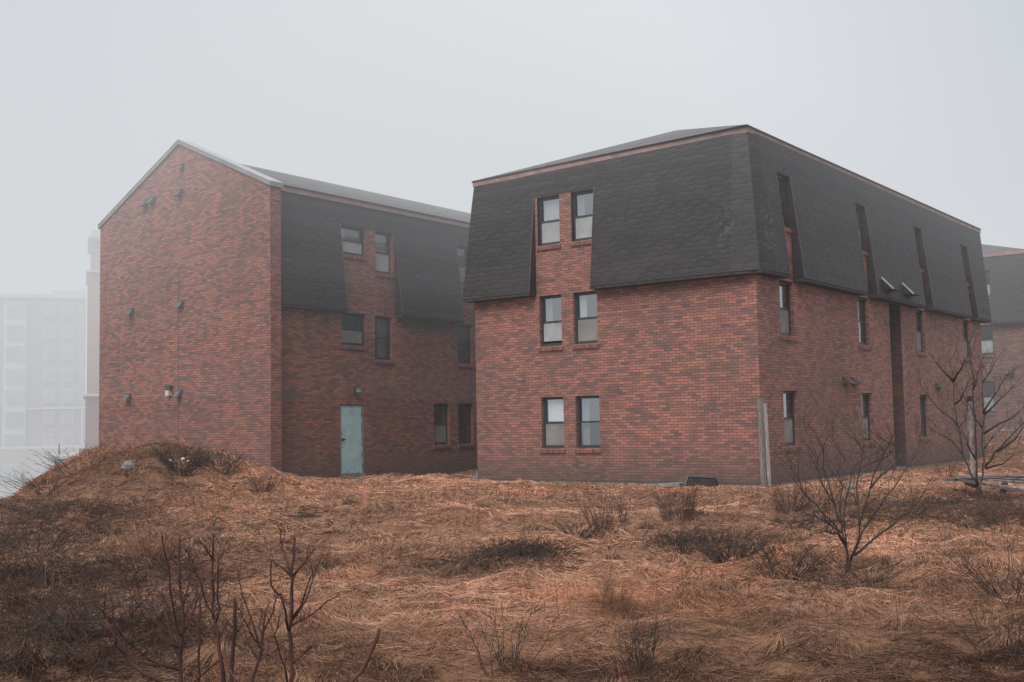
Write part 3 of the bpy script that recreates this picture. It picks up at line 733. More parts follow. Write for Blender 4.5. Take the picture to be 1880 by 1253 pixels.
def darkness(x, y):
    d = np.zeros_like(np.asarray(x, float))
    for (a, b, rx, ry, s) in DARK:
        # ellipse oriented across the view
        dx, dy = x-a, y-b; u = dx*R0[0]+dy*R0[1]; v = dx*F[0]+dy*F[1]
        d = np.maximum(d, s*np.exp(-((u/rx)**2+(v/(ry*2.2))**2)))
    return d
def patch_lf(x, y):
    return fbm(x+5, y-3, 1.6, 3)

gm_, nt = mat('dead_grass_ground'); k = N(nt); g = k.n('ShaderNodeNewGeometry'); pos = g.outputs['Position']
n1 = k.noise(pos, 1.3, 5, .6); n2 = k.noise(pos, 14, 5, .7)
c = k.ramp(n1, [(.35, (.1, .052, .034)), (.5, (.2, .105, .066)), (.68, (.3, .165, .105))])
c = k.mix(.7, c, k.ramp(n2, [(.3, (.45, .42, .4)), (.7, (1.35, 1.3, 1.25))]), 'MULTIPLY')
k.out(c, .95, n2, .8, .05, .1)
xs = sp_axis(-900, 900, -22, 16, .11, 60); ys = sp_axis(-60, 900, -24, 2, .11, 60)
go = grid_obj('ground', xs, ys, gm_); tag(go, kind='structure')

# grass blades ------------------------------------------------------
def blades(name, N_, region, lmin, lmax, hmax, wk, label, seed, upright=0., dens=None):
    rs = np.random.RandomState(seed)
    D, A = region(rs, N_)
    x = CX+np.sin(A)*D; y = CY+np.cos(A)*D
    keep = np.ones(len(x), bool)
    keep &= ~((x > XW) & (x < 0.) & (y > 0.02) & (y < YL))
    keep &= ~((x > -20.3) & (x < XA-.0) & (y > YG))
    keep &= ~((y > YG) & (y < YG+.38) & (x < XR) & (x > XLg))
    keep &= ~((x > -8.9) & (x < 0.) & (y > 26))
    x, y, D = x[keep], y[keep], D[keep]
    den = fbm(x+7, y-60, .38, 2); keep = rs.rand(len(x)) < np.clip(.75+1.3*den, .12, 1); x, y, D = x[keep], y[keep], D[keep]
    n = len(x)
    dk = darkness(x, y); lf = patch_lf(x, y)
    th = 2.6*fbm(x, y, 1.1, 3)*math.pi+1.3*fbm(x+90, y, .3, 2)*math.pi+rs.normal(0, .8, n)+.9
    L = lmin+(lmax-lmin)*rs.rand(n)**1.3
    tus = np.clip(fbm(x-30, y+12, .6, 2)*2.2, 0, 1)             # tussocky spots stand taller
    z0 = height(x, y)-.01
    rise = hmax*(.25+.75*rs.rand(n))*(.45+1.0*tus)+upright*L*rs.rand(n)
    wallk = sst(0., 1.0, np.where((x > XW-.3) & (x < .6), -y, 9.))*1.+0
    rise = rise*(.45+.55*np.clip(wallk, 0, 1))
    w = np.maximum(wk, .00042*D)*(.6+.8*rs.rand(n))
    dx, dy = np.cos(th), np.sin(th)
    P0_ = np.stack([x, y, z0], 1)
    m1 = np.stack([x+dx*L*.35, y+dy*L*.35, z0+rise*1.0], 1)
    z2 = height(x+dx*L, y+dy*L)
    bend = rs.normal(0, .35, n)
    m2 = np.stack([x+dx*L-dy*L*bend*.5, y+dy*L+dx*L*bend*.5, np.maximum(z2, z0-.1)+rise*(.15+.6*rs.rand(n))], 1)
    up = np.stack([np.zeros(n), np.zeros(n), np.ones(n)], 1); sd = np.stack([-dy, dx, np.zeros(n)], 1)
    r = rs.rand(n)*math.pi; s_ = sd*np.cos(r)[:, None]+up*np.sin(r)[:, None]
    W_ = w[:, None]*.5
    V = np.stack([P0_-s_*W_, P0_+s_*W_, m1-s_*W_*.85, m1+s_*W_*.85, m2-s_*W_*.2, m2+s_*W_*.2], 1).reshape(-1, 3)
    b = (np.arange(n)*6)[:, None]
    Fq = np.stack([b+np.array([0, 1, 3, 2]), b+np.array([2, 3, 5, 4])], 1).reshape(-1, 4)
    # colours
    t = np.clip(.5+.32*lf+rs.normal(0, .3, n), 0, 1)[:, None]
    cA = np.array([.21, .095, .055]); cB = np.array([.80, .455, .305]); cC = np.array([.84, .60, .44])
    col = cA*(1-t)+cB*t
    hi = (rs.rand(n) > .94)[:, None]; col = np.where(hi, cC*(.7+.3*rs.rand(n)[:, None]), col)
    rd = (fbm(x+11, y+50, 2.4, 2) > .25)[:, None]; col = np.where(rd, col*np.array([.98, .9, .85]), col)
    lit = (.5+.55*sst(5.5, 14., np.hypot(x-CX, y-CY)))*(.85+.3*np.clip(fbm(x-8, y+31, 1.9, 3)*1.6+.5, 0, 1)); col = col*lit[:, None]  # foreground darkness painted into blade colour, brighter away from the camera
    gap_shade = np.clip(fbm(x+3, y+77, .55, 2)*1.5+.55, 0, 1); mid = np.clip(fbm(x-21, y+9, 1.7, 3)*1.7+.6, 0, 1); col = col*(.62+.26*gap_shade+.32*mid)[:, None]  # shade of gaps between clumps painted into blade colour, plus broad variation
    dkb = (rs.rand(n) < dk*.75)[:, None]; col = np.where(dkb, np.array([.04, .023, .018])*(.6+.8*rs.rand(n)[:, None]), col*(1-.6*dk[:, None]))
    me = bpy.data.meshes.new(name)
    me.vertices.add(n*6); me.vertices.foreach_set('co', V.astype(np.float32).ravel())
    me.loops.add(n*8); me.loops.foreach_set('vertex_index', Fq.astype(np.int32).ravel())
    me.polygons.add(n*2); me.polygons.foreach_set('loop_start', (np.arange(n*2)*4).astype(np.int32))
    me.update(calc_edges=True)
    ca = me.color_attributes.new('blade', 'FLOAT_COLOR', 'POINT')
    cc = np.repeat(np.concatenate([col, np.ones((n, 1))], 1), 6, 0)
    root_shade = np.tile(np.array([.22, .22, .9, .9, 1.2, 1.2]), n)[:, None]; cc[:, :3] *= root_shade  # shade at the blade roots painted in, tips lightened
    ca.data.foreach_set('color', cc.astype(np.float32).ravel())
    me.materials.append(M['blade'])
    o = bpy.data.objects.new(name, me); COL.objects.link(o); tag(o, label, 'grass', kind='stuff'); return o
bm_, nt = mat('dead_grass_blade'); k = N(nt); at_ = k.n('ShaderNodeAttribute', attribute_name='blade')
df = k.n('ShaderNodeBsdfDiffuse'); k.l.new(at_.outputs['Color'], df.inputs[0])
tl = k.n('ShaderNodeBsdfTranslucent'); k.l.new(at_.outputs['Color'], tl.inputs[0])
mx = k.n('ShaderNodeMixShader'); mx.inputs[0].default_value = .22; k.l.new(df.outputs[0], mx.inputs[1]); k.l.new(tl.outputs[0], mx.inputs[2])
o_ = k.n('ShaderNodeOutputMaterial'); k.l.new(mx.outputs[0], o_.inputs[0]); M['blade'] = bm_
HEAD = YAW
def reg(d0, d1, half, powr):
    def f(rs, n):
        u = rs.rand(n); D = (d0**powr+u*(d1**powr-d0**powr))**(1/powr); A = HEAD+(rs.rand(n)*2-1)*half; return D, A
    return f
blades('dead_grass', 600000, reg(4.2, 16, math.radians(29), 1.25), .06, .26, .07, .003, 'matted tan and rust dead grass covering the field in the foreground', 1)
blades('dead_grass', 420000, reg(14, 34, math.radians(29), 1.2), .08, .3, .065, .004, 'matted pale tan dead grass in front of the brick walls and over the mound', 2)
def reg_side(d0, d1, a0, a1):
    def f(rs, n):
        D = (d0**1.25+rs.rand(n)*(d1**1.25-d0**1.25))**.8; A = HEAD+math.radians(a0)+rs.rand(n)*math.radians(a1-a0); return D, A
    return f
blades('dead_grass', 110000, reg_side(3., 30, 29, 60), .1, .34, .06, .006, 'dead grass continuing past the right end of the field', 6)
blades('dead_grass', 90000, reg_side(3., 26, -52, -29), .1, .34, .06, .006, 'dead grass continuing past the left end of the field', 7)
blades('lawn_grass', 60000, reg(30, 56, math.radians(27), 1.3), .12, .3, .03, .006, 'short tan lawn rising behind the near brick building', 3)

def tussocks(name, n, per, label, seed):
    rs = np.random.RandomState(seed)
    D = (4.5**1.4+rs.rand(n)*(24**1.4-4.5**1.4))**(1/1.4); A = HEAD+(rs.rand(n)*2-1)*math.radians(27)
    x = CX+np.sin(A)*D; y = CY+np.cos(A)*D
    ok = (y < -.8) & (fbm(x+60, y, 2.6, 2) > -.25) & ~((x < XA+.5) & (y > YG-.3)); x, y, D = x[ok], y[ok], D[ok]; n = len(x)
    size = .06+.12*rs.rand(n)**1.4; tone = .55+.4*rs.rand(n)
    i = np.repeat(np.arange(n), per); m = len(i); dirb = np.repeat(rs.rand(n)*6.28, per); a = dirb+rs.normal(0, 1.1, m)
    lean = .6*np.cos(a-dirb)
    r0 = size[i]*.25*rs.rand(m); L = size[i]*(.7+.9*rs.rand(m)); dx, dy = np.cos(a), np.sin(a)
    bx, by = x[i]+dx*r0, y[i]+dy*r0; z = height(bx, by)-.01
    p0 = np.stack([bx, by, z], 1)
    p1 = p0+np.stack([dx*L*(.35+.4*lean), dy*L*(.35+.4*lean), L*(.35+.3*rs.rand(m))], 1)
    p2 = p0+np.stack([dx*L*(1.25+lean)+rs.normal(0, .01, m), dy*L*(1.25+lean)+rs.normal(0, .01, m), L*(-.05+.5*rs.rand(m)**2)], 1)
    sd = np.stack([-dy, dx, np.zeros(m)], 1); W_ = (np.maximum(.003, .0004*D[i])*(.6+.7*rs.rand(m)))[:, None]*.5
    V = np.stack([p0-sd*W_, p0+sd*W_, p1-sd*W_, p1+sd*W_, p2-sd*W_*.2, p2+sd*W_*.2], 1).reshape(-1, 3)
    b = (np.arange(m)*6)[:, None]; Fq = np.stack([b+np.array([0, 1, 3, 2]), b+np.array([2, 3, 5, 4])], 1).reshape(-1, 4)
    c = np.array([.62, .36, .23])*tone[i][:, None]*(.6+.6*rs.rand(m))[:, None]
    cc = np.repeat(np.concatenate([c, np.ones((m, 1))], 1), 6, 0); cc[:, :3] *= np.tile(np.array([.25, .25, .85, .85, 1.1, 1.1]), m)[:, None]  # tussock bases darkened with painted shade
    me = bpy.data.meshes.new(name); me.vertices.add(m*6); me.vertices.foreach_set('co', V.astype(np.float32).ravel())
    me.loops.add(m*8); me.loops.foreach_set('vertex_index', Fq.astype(np.int32).ravel())
    me.polygons.add(m*2); me.polygons.foreach_set('loop_start', (np.arange(m*2)*4).astype(np.int32)); me.update(calc_edges=True)
    ca = me.color_attributes.new('blade', 'FLOAT_COLOR', 'POINT'); ca.data.foreach_set('color', cc.astype(np.float32).ravel())
    me.materials.append(M['blade']); o = bpy.data.objects.new(name, me); COL.objects.link(o); tag(o, label, 'grass', kind='stuff')
tussocks('grass_tussocks', 220, 150, 'small drooping tussocks of dead grass dotted through the field', 5)

# ================================================================== woody plants
def wobble(pts, amp, r):
    out = [pts[0]]
    for i in range(1, len(pts)):
        a, b = np.array(pts[i-1]), np.array(pts[i]); seg = np.linalg.norm(b-a)
        out.append((a+b)/2+np.array([r.gauss(0, 1), r.gauss(0, 1), r.gauss(0, 1)])*seg*amp)
        out.append(b)
    return out
def limb(mb, pts, r0, r1, r, n=6, amp=.035):
    P_ = wobble([np.array(p, float) for p in pts], amp, r)
    m = len(P_); mb.tube(P_, [r0+(r1-r0)*i/(m-1) for i in range(m)], n)
    return P_
def twigs(mb, P_, r, count, lmin, lmax, rad, spread=.9, depth=1, nside=4, start=.25):
    m = len(P_)
    for c_ in range(count):
        t = start+(1-start)*r.random(); i = min(int(t*(m-1)), m-2); f = t*(m-1)-i
        p = P_[i]*(1-f)+P_[i+1]*f; d = P_[i+1]-P_[i]; d = d/(np.linalg.norm(d)+1e-9)
        sd = np.array([r.gauss(0, 1), r.gauss(0, 1), r.gauss(0, .5)]); sd /= np.linalg.norm(sd)
        dr_ = d*.9+sd*spread+np.array([0, 0, .25]); dr_ /= np.linalg.norm(dr_)
        L = lmin+(lmax-lmin)*r.random(); q = [p]
        for s_ in range(3):
            dr_ = dr_+np.array([r.gauss(0, .12), r.gauss(0, .12), r.gauss(0, .1)+.06]); dr_ /= np.linalg.norm(dr_); q.append(q[-1]+dr_*L/3)
        mb.tube(q, [rad, rad*.8, rad*.6, rad*.35], nside, False)
        if depth > 1: twigs(mb, q, r, 2, lmin*.5, lmax*.5, rad*.6, spread, depth-1, 3)
def plant(name, label, cat, D, base, limbs, zoom, r0, mtrunk, mtw, tw, seed, scale=1., lim_r=.5, group=None, tip=.0025, dspread=.35, knots=False):
    """limbs: first is the trunk; each a list of zoom pixel points; depth fans out with height"""
    r = random.Random(seed); ox, oy, s = zoom
    bpx = (ox+base[0]/s, oy+base[1]/s)
    g = ground(*bpx) if D is None else None
    if g is not None: D = math.hypot(g[0]-CX, g[1]-CY)
    root = at(*bpx, D); 
    if g is None: root = np.array([root[0], root[1], float(height(root[0], root[1]))])
    t = thing(name, tuple(root), label, cat, group)
    tk = MB(); br = MB(); allp = []
    for li, L in enumerate(limbs):
        off = 0 if li == 0 else r.uniform(-1, 1)*dspread
        if li and isinstance(L[0], (int, float)): L = L[1:]
        zz = [(ox+a/s, oy+b/s) for a, b in L]; y0_ = zz[0][1]; yt = min(q[1] for q in zz)
        pts = []
        start = None
        for j, q in enumerate(zz):
            dist = math.hypot(q[0]-zz[0][0], q[1]-zz[0][1]); tot = math.hypot(zz[-1][0]-zz[0][0], zz[-1][1]-zz[0][1])+1e-6
            base_off = 0
            if li and j == 0 and allp:   # start on the closest existing limb point
                best = min(allp, key=lambda w_: (w_[0]-q[0])**2+(w_[1]-q[1])**2); start = best[2]
            dd = D+(start if start is not None else 0)+off*dist/tot
            pts.append(at(*q, dd)); allp.append((q[0], q[1], dd-D))
        if li == 0:
            pts = [np.array([root[0], root[1], root[2]-.05])]+pts
            P_ = limb(tk, pts, r0*1.15, r0*.8 if not knots else r0*.5, r, 8)
        else:
            rr_ = r0*lim_r*(.75+.5*r.random()); P_ = limb(br, pts, rr_, tip, r, 6)
        if knots:
            for p_ in P_[1::2]: br.tube([p_-np.array([0, 0, .008]), p_, p_+np.array([0, 0, .008])], [r0*.25, r0*.55, r0*.25], 5)
        twigs(br, P_, r, tw[0] if li else tw[0]//3, tw[1], tw[2], tw[3], depth=tw[4], start=.2 if li else .6)
    tk.build('trunk', M[mtrunk], t, True); br.build('branches', M[mtw], t, True)
    return t
Z2 = (1200, 860, 2.765)
def z1(pts): return [((1340+x/3.481-1200)*2.765, (580+y/3.481-860)*2.765) for x, y in pts]
plant('bare_shrub', 'bare many-stemmed small tree standing alone in the grass in front of the near brick corner', 'shrub', None, (993, 535),
      [[(990, 530), (985, 500), (992, 470)],
       [(985, 500), (985, 440), (970, 380), (955, 290), (920, 180), (890, 80), (860, 0)]+z1([(600, 850), (560, 780), (540, 730)]),
       [(972, 390), (930, 300), (880, 250), (830, 190), (770, 140), (740, 60), (700, 0)]+z1([(375, 900)]),
       [(985, 440), (975, 340), (965, 250), (975, 160), (1000, 60), (1010, 0)]+z1([(870, 900), (830, 820), (780, 770)]),
       [(992, 480), (1030, 390), (1045, 290), (1070, 200), (1100, 100), (1130, 0)]+z1([(1000, 850), (1050, 750), (1085, 620)]),
       [(1020, 420), (1060, 320), (1110, 240), (1160, 180), (1220, 100), (1280, 0)]+z1([(1180, 900), (1225, 800)]),
       [(1020, 440), (1080, 390), (1140, 340), (1210, 290), (1290, 230), (1350, 160), (1380, 110)],
       [(960, 330), (900, 290), (840, 250), (760, 230)],
       [(1045, 290), (1040, 200), (1030, 100), (1050, 0)]+z1([(1010, 900), (960, 800)]),
       [(920, 180), (880, 120), (850, 60), (830, 0)]+z1([(560, 900), (470, 700)]),
       [(955, 290), (945, 200), (960, 100), (935, 20)]+z1([(740, 930), (640, 740)]),
       [(1100, 100), (1150, 40)]+z1([(1090, 900), (1060, 830), (960, 780)]),
       [(975, 380), (940, 330), (870, 320), (790, 340)]],
      Z2, .036, 'bark', 'bark', (16, .12, .55, .0033, 2), 5, lim_r=.36, dspread=.7)
Z3 = (1700, 620, 3.685)
plant('bare_shrub', 'bare upright small tree growing through the fallen fence boards at the right edge', 'shrub', None, (370, 1102),
      [[(370, 1102), (362, 1050), (355, 1010)],
       [(355, 1010), (300, 920), (255, 820), (225, 640), (200, 500), (188, 310), (175, 210), (140, 130)],
       [(350, 1000), (343, 900), (340, 760), (338, 560), (318, 350), (300, 200), (290, 40), (255, 0)],
       [(365, 1000), (385, 930), (395, 830), (380, 640), (385, 450), (385, 300), (370, 160)],
       [(250, 790), (180, 700), (90, 650), (0, 608)], [(215, 600), (150, 530), (60, 450), (0, 385), (-40, 330)],
       [(400, 870), (470, 770), (560, 680), (640, 600), (690, 540)], [(480, 770), (600, 690), (670, 590)],
       [(405, 885), (520, 855), (600, 790)], [(392, 650), (500, 580), (590, 540), (690, 430)],
       [(395, 520), (470, 450), (540, 380), (578, 345)], [(385, 510), (480, 370), (555, 240)],
       [(222, 610), (270, 560), (272, 470), (262, 380)], [(198, 450), (250, 380), (278, 300)],
       [(380, 610), (330, 545), (300, 440)], [(188, 300), (130, 240), (75, 170)], [(188, 290), (240, 210), (265, 140)],
       [(318, 350), (350, 250), (365, 180)], [(340, 830), (280, 720), (250, 640)], [(385, 300), (430, 240), (470, 180)], [(395, 750), (450, 670)]],
      Z3, .05, 'bark', 'bark', (8, .15, .6, .0045, 2), 9, lim_r=.44, dspread=.7, tip=.0022)
Z4 = (0, 880, 3.032)
FG = 'young bare saplings in the foreground'
plant('sapling', 'thin dark sapling with side shoots, leftmost of the foreground saplings', 'sapling', 5.45, (1008, 1180),
      [[(1008, 1180), (1003, 1050), (1010, 900), (1020, 780), (1015, 700), (998, 560), (996, 440), (1000, 310)],
       [(1012, 880), (985, 830), (960, 680), (945, 540), (925, 440), (905, 350), (900, 300)], [(1018, 720), (1050, 580), (1060, 480), (1046, 365)],
       [(1000, 945), (900, 890), (800, 760), (730, 650), (690, 540), (640, 420)], [(1003, 1065), (880, 1030), (780, 960), (690, 890), (620, 800), (540, 700)],
       [(1015, 870), (1080, 740), (1130, 600), (1132, 490)], [(1006, 1000), (960, 900), (900, 680)], [(1020, 780), (1085, 670)]],
      Z4, .0095, 'bark_red', 'bark_red', (6, .02, .12, .0017, 2), 21, lim_r=.56, dspread=.25, group=FG, knots=True, tip=.0022)
plant('sapling', 'tall forked sapling with knotted buds, second from the left in the foreground', 'sapling', 5.35, (1248, 1180),
      [[(1248, 1180), (1235, 1030), (1215, 900), (1200, 800), (1190, 640), (1185, 460), (1188, 310)],
       [(1203, 800), (1210, 650), (1212, 500), (1214, 410)], [(1198, 790), (1150, 700), (1120, 580), (1080, 490), (1050, 420), (1015, 370)],
       [(1205, 860), (1130, 830), (1088, 800)], [(1230, 960), (1290, 1080), (1330, 1160)], [(1190, 560), (1155, 530)], [(1186, 450), (1130, 360)],
       [(1225, 1000), (1080, 1130), (1040, 1190)], [(1215, 890), (1260, 800), (1320, 830)]],
      Z4, .0095, 'bark_red', 'bark_red', (6, .02, .12, .0017, 2), 22, lim_r=.56, dspread=.25, group=FG, knots=True, tip=.0022)
plant('sapling', 'low leaning sapling branching in a fan, between the two tallest foreground saplings', 'sapling', 5.6, (1395, 1180),
      [[(1395, 1180), (1415, 1080), (1445, 1000), (1460, 900), (1468, 800), (1495, 700)],
       [(1450, 940), (1420, 840), (1370, 700), (1340, 600), (1313, 485)], [(1445, 930), (1400, 860), (1360, 780), (1330, 720)],
       [(1455, 1000), (1530, 960)], [(1462, 850), (1520, 740), (1545, 640)], [(1440, 1010), (1370, 880), (1325, 740)], [(1460, 880), (1440, 820), (1480, 720)]],
      Z4, .008, 'bark_red', 'bark_red', (6, .02, .11, .0016, 2), 23, lim_r=.56, dspread=.25, group=FG, knots=True, tip=.002)
plant('sapling', 'straight sapling with a dense candelabra top, rightmost of the tall foreground saplings', 'sapling', 5.3, (1612, 1180),
      [[(1612, 1180), (1615, 1000), (1610, 850), (1625, 700), (1628, 560), (1635, 430), (1642, 330)],
       [(1622, 780), (1680, 700), (1710, 600), (1745, 515)], [(1622, 790), (1700, 680), (1740, 560), (1795, 430)], [(1615, 820), (1730, 760), (1828, 670)],
       [(1608, 850), (1590, 740), (1560, 650), (1510, 590), (1512, 450)], [(1627, 545), (1590, 430), (1560, 340), (1555, 270)],
       [(1625, 545), (1570, 490), (1518, 458)], [(1632, 540), (1690, 470), (1735, 408)], [(1600, 1140), (1560, 980), (1528, 870), (1562, 745)],
       [(1575, 1020), (1500, 970), (1400, 900)], [(1560, 640), (1600, 690)], [(1615, 1030), (1700, 960), (1760, 910)], [(1560, 345), (1620, 350)]],
      Z4, .010, 'bark_red', 'bark_red', (6, .02, .11, .0016, 2), 24, lim_r=.56, dspread=.25, group=FG, knots=True, tip=.0022)
plant('sapling', 'single slanting dark stem rising at the bottom edge right of the foreground saplings', 'sapling', 5.3, (1900, 1200),
      [[(1900, 1200), (1965, 1120), (2040, 1020), (2085, 920), (2110, 835)], [(2040, 1020), (2095, 980)]],
      Z4, .0095, 'bark_red', 'bark_red', (2, .02, .05, .002, 1), 25, lim_r=.4, dspread=.1, group=FG, tip=.0022)
plant('sapling', 'reddish low shoot curving up to the left at the bottom edge', 'sapling', 5.0, (960, 1200),
      [[(960, 1200), (900, 1131), (780, 1070), (700, 980), (640, 880), (590, 790)], [(700, 980), (650, 930), (640, 850)]],
      Z4, .007, 'bark_red', 'bark_red', (3, .02, .06, .002, 1), 26, lim_r=.5, dspread=.1, group=FG, tip=.0022)
plant('sapling', 'slim red shoot standing between the dark foreground saplings', 'sapling', 5.7, (1100, 1180),
      [[(1100, 1180), (1105, 1000), (1110, 800), (1112, 640)], [(1105, 960), (1135, 860)], [(1104, 1000), (1060, 1100)]],
      Z4, .006, 'bark_red', 'bark_red', (6, .02, .11, .0016, 2), 27, lim_r=.5, dspread=.1, group=FG, tip=.0022)
plant('sapling', 'slim red shoot left of the straight candelabra sapling', 'sapling', 5.8, (1285, 1180),
      [[(1285, 1180), (1290, 1050), (1300, 900), (1306, 760), (1308, 665)], [(1298, 900), (1240, 800)], [(1300, 880), (1335, 830)]],
      Z4, .010, 'bark_red', 'bark_red', (6, .02, .11, .0016, 2), 28, lim_r=.5, dspread=.1, group=FG, tip=.0022)

# procedural bushes ---------------------------------------------------
def bush(px, py, label, h, w, n, rad, m, seed, cat='bush', name='dead_bush', lean=.5, tw=4, group='dead bushes in the field', flat=False, depth=1):
    r = random.Random(seed); g = ground(px, py)
    mb = MB()
    for i in range(n):
        a = r.random()*2*math.pi; rr_ = w*.5*math.sqrt(r.random())*(1. if flat else .45)
        b = np.array([g[0]+math.cos(a)*rr_, g[1]+math.sin(a)*rr_, 0]); b[2] = float(height(b[0], b[1]))-.02
        ln = lean*(.4+r.random()); a2 = r.random()*2*math.pi if flat else a+r.gauss(0, .4)
        H = h*(.5+.6*r.random()); pts = [b]
        if flat:
            L = w*.35*(.5+r.random()); dd = np.array([math.cos(a2), math.sin(a2), 0])
            pts += [b+dd*L*.33+np.array([0, 0, H*.75]), b+dd*L*.7+np.array([0, 0, H*(.6+.4*r.random())]), b+dd*L+np.array([0, 0, H*(.1+.6*r.random())])]
        else:
            dd = np.array([math.cos(a2), math.sin(a2), 0])
            pts += [b+dd*ln*w*.18+np.array([0, 0, H*.35]), b+dd*ln*w*.34+np.array([0, 0, H*.7]), b+dd*ln*w*.5+np.array([0, 0, H])]
        P_ = wobble(pts, .06, r); k_ = len(P_); mb.tube(P_, [rad*(1-.75*i_/(k_-1)) for i_ in range(k_)], 3, False)
        twigs(mb, P_, r, tw, .05, .22 if h > .25 else .14, rad*.55, 1.1, depth, 3)
    o = mb.build(name, M[m], None, False, origin=tuple(g)); tag(o, label, cat, group); return o
bush(965, 1022, 'low wide dark thicket lying in the middle of the field', .2, 1.0, 140, .006, 'brush', 31, flat=True, tw=5)
bush(860, 1040, 'flattened dark brushwood just left of the low wide thicket', .07, .95, 90, .006, 'brush', 32, flat=True, tw=3)
bush(1245, 955, 'reddish upright clump of dry stems in front of the near brick wall', .55, 1.0, 75, .005, 'twig', 33, lean=.35, tw=4)
bush(1275, 1005, 'tangled dark bramble below the reddish upright clump', .24, 1.0, 85, .006, 'brush', 34, flat=True, tw=5)
bush(1345, 1030, 'small dark twiggy bush between the bramble and the many-stemmed tree', .3, .8, 80, .005, 'brush', 35, lean=.8)
bush(1448, 1062, 'dark spiky bush close to the left of the many-stemmed tree', .34, .75, 46, .006, 'brush', 36, lean=.9)
bush(1590, 1068, 'short dark brush at the foot of the many-stemmed tree', .24, .8, 34, .004, 'brush', 37, lean=1.)
bush(1560, 1085, 'thin flattened twigs below the foot of the many-stemmed tree', .09, .9, 50, .005, 'brush', 38, flat=True)
bush(1105, 985, 'sparse twiggy bush right of the low wide thicket', .5, .7, 34, .005, 'twig', 39, lean=.6)
bush(1060, 985, 'small dark tuft of twigs just left of the sparse twiggy bush', .22, .6, 50, .005, 'brush', 40, lean=1.)
bush(1145, 962, 'pair of thin dry flower stems standing right of the sparse twiggy bush', .5, .35, 14, .005, 'twig', 41, lean=.3)
bush(1450, 940, 'pale dry bush near the brick corner', .45, .9, 60, .005, 'twig', 42, lean=.5)
bush(1865, 1095, 'dark leafless bush cut off by the right edge of the view', .5, 1.1, 45, .005, 'brush', 43, lean=.9)
bush(1840, 1230, 'thin dark sprays of twigs in the bottom right corner', .45, .7, 22, .0035, 'brush', 44, lean=.7)
bush(575, 950, 'low dark tuft in front of the left building', .1, .7, 60, .006, 'brush', 45, flat=True)
bush(1490, 965, 'dark low brush behind the many-stemmed tree', .14, 1.3, 80, .006, 'brush', 46, flat=True)
bush(280, 1030, 'tall tan tuft of dry stems behind the leftmost saplings', .5, .9, 130, .004, 'stalk', 47, lean=.7)
bush(60, 1010, 'dark briar thicket at the left edge of the field', .5, 1.6, 60, .005, 'brush', 48, lean=.8, depth=2)
bush(215, 1160, 'black brushwood patch in the lower left', .3, 1.2, 70, .004, 'brush', 49, lean=1.1, depth=2)
bush(130, 950, 'scrubby dark bush at the left foot of the mound', .4, 2.2, 60, .006, 'brush', 50, lean=.9, depth=1)
bush(330, 852, 'bare dark twigs on top of the mound', .42, 1.3, 110, .007, 'brush', 51, lean=1.)
bush(150, 862, 'sparse twigs sticking up from the left slope of the mound', .5, 2.2, 60, .006, 'brush', 52, lean=.7)
bush(240, 838, 'thin dry stems on the crest of the mound', .35, 2.0, 70, .006, 'stalk', 53, lean=.6)
bush(405, 862, 'twiggy bush on the right shoulder of the mound', .4, 1.2, 70, .007, 'brush', 54, lean=.8)
bush(85, 900, 'leaning dry briars on the lower left slope of the mound', .45, 2.0, 80, .006, 'twig', 55, lean=1.)
bush(190, 850, 'row of tan grass stems on the skyline of the mound', .17, 3.2, 200, .005, 'stalk', 67, lean=.25, tw=1)
bush(300, 822, 'tan grass tuft on the very top of the mound', .14, 1.8, 140, .005, 'stalk', 68, lean=.4, tw=1)
bush(480, 905, 'small pale weed clump at the right foot of the mound', .4, .8, 50, .006, 'twig', 56, lean=.5)
bush(1770, 935, 'rust coloured brush heap in front of the fallen fence', .2, 1.8, 160, .006, 'twig', 57, flat=True)
bush(1660, 950, 'low red brown brush left of the fallen fence', .15, 1.6, 110, .006, 'twig', 58, flat=True)
bush(1740, 880, 'thin stems standing behind the fallen fence', .6, .9, 26, .006, 'twig', 59, lean=.5)
bush(1850, 960, 'brown brush hanging over the dark ditch', .3, 1.1, 70, .005, 'twig', 60, lean=.9)
bush(1310, 885, 'dark dead weed against the foot of the near brick wall', .3, .8, 60, .006, 'brush', 61, lean=.6)
bush(930, 1235, 'thin dark stems in the grass at the bottom of the view', .45, .7, 16, .004, 'brush', 62, lean=.6)
bush(1180, 1245, 'black upright twig tuft at the bottom right of centre', .42, .35, 26, .004, 'brush', 63, lean=.5)
bush(1130, 1125, 'upright straw tuft in the grass right of centre', .32, .4, 60, .003, 'stalk', 64, lean=.5)
bush(870, 965, 'thin red stems in pale grass left of the low wide thicket', .4, .35, 16, .004, 'stalk', 65, lean=.4)

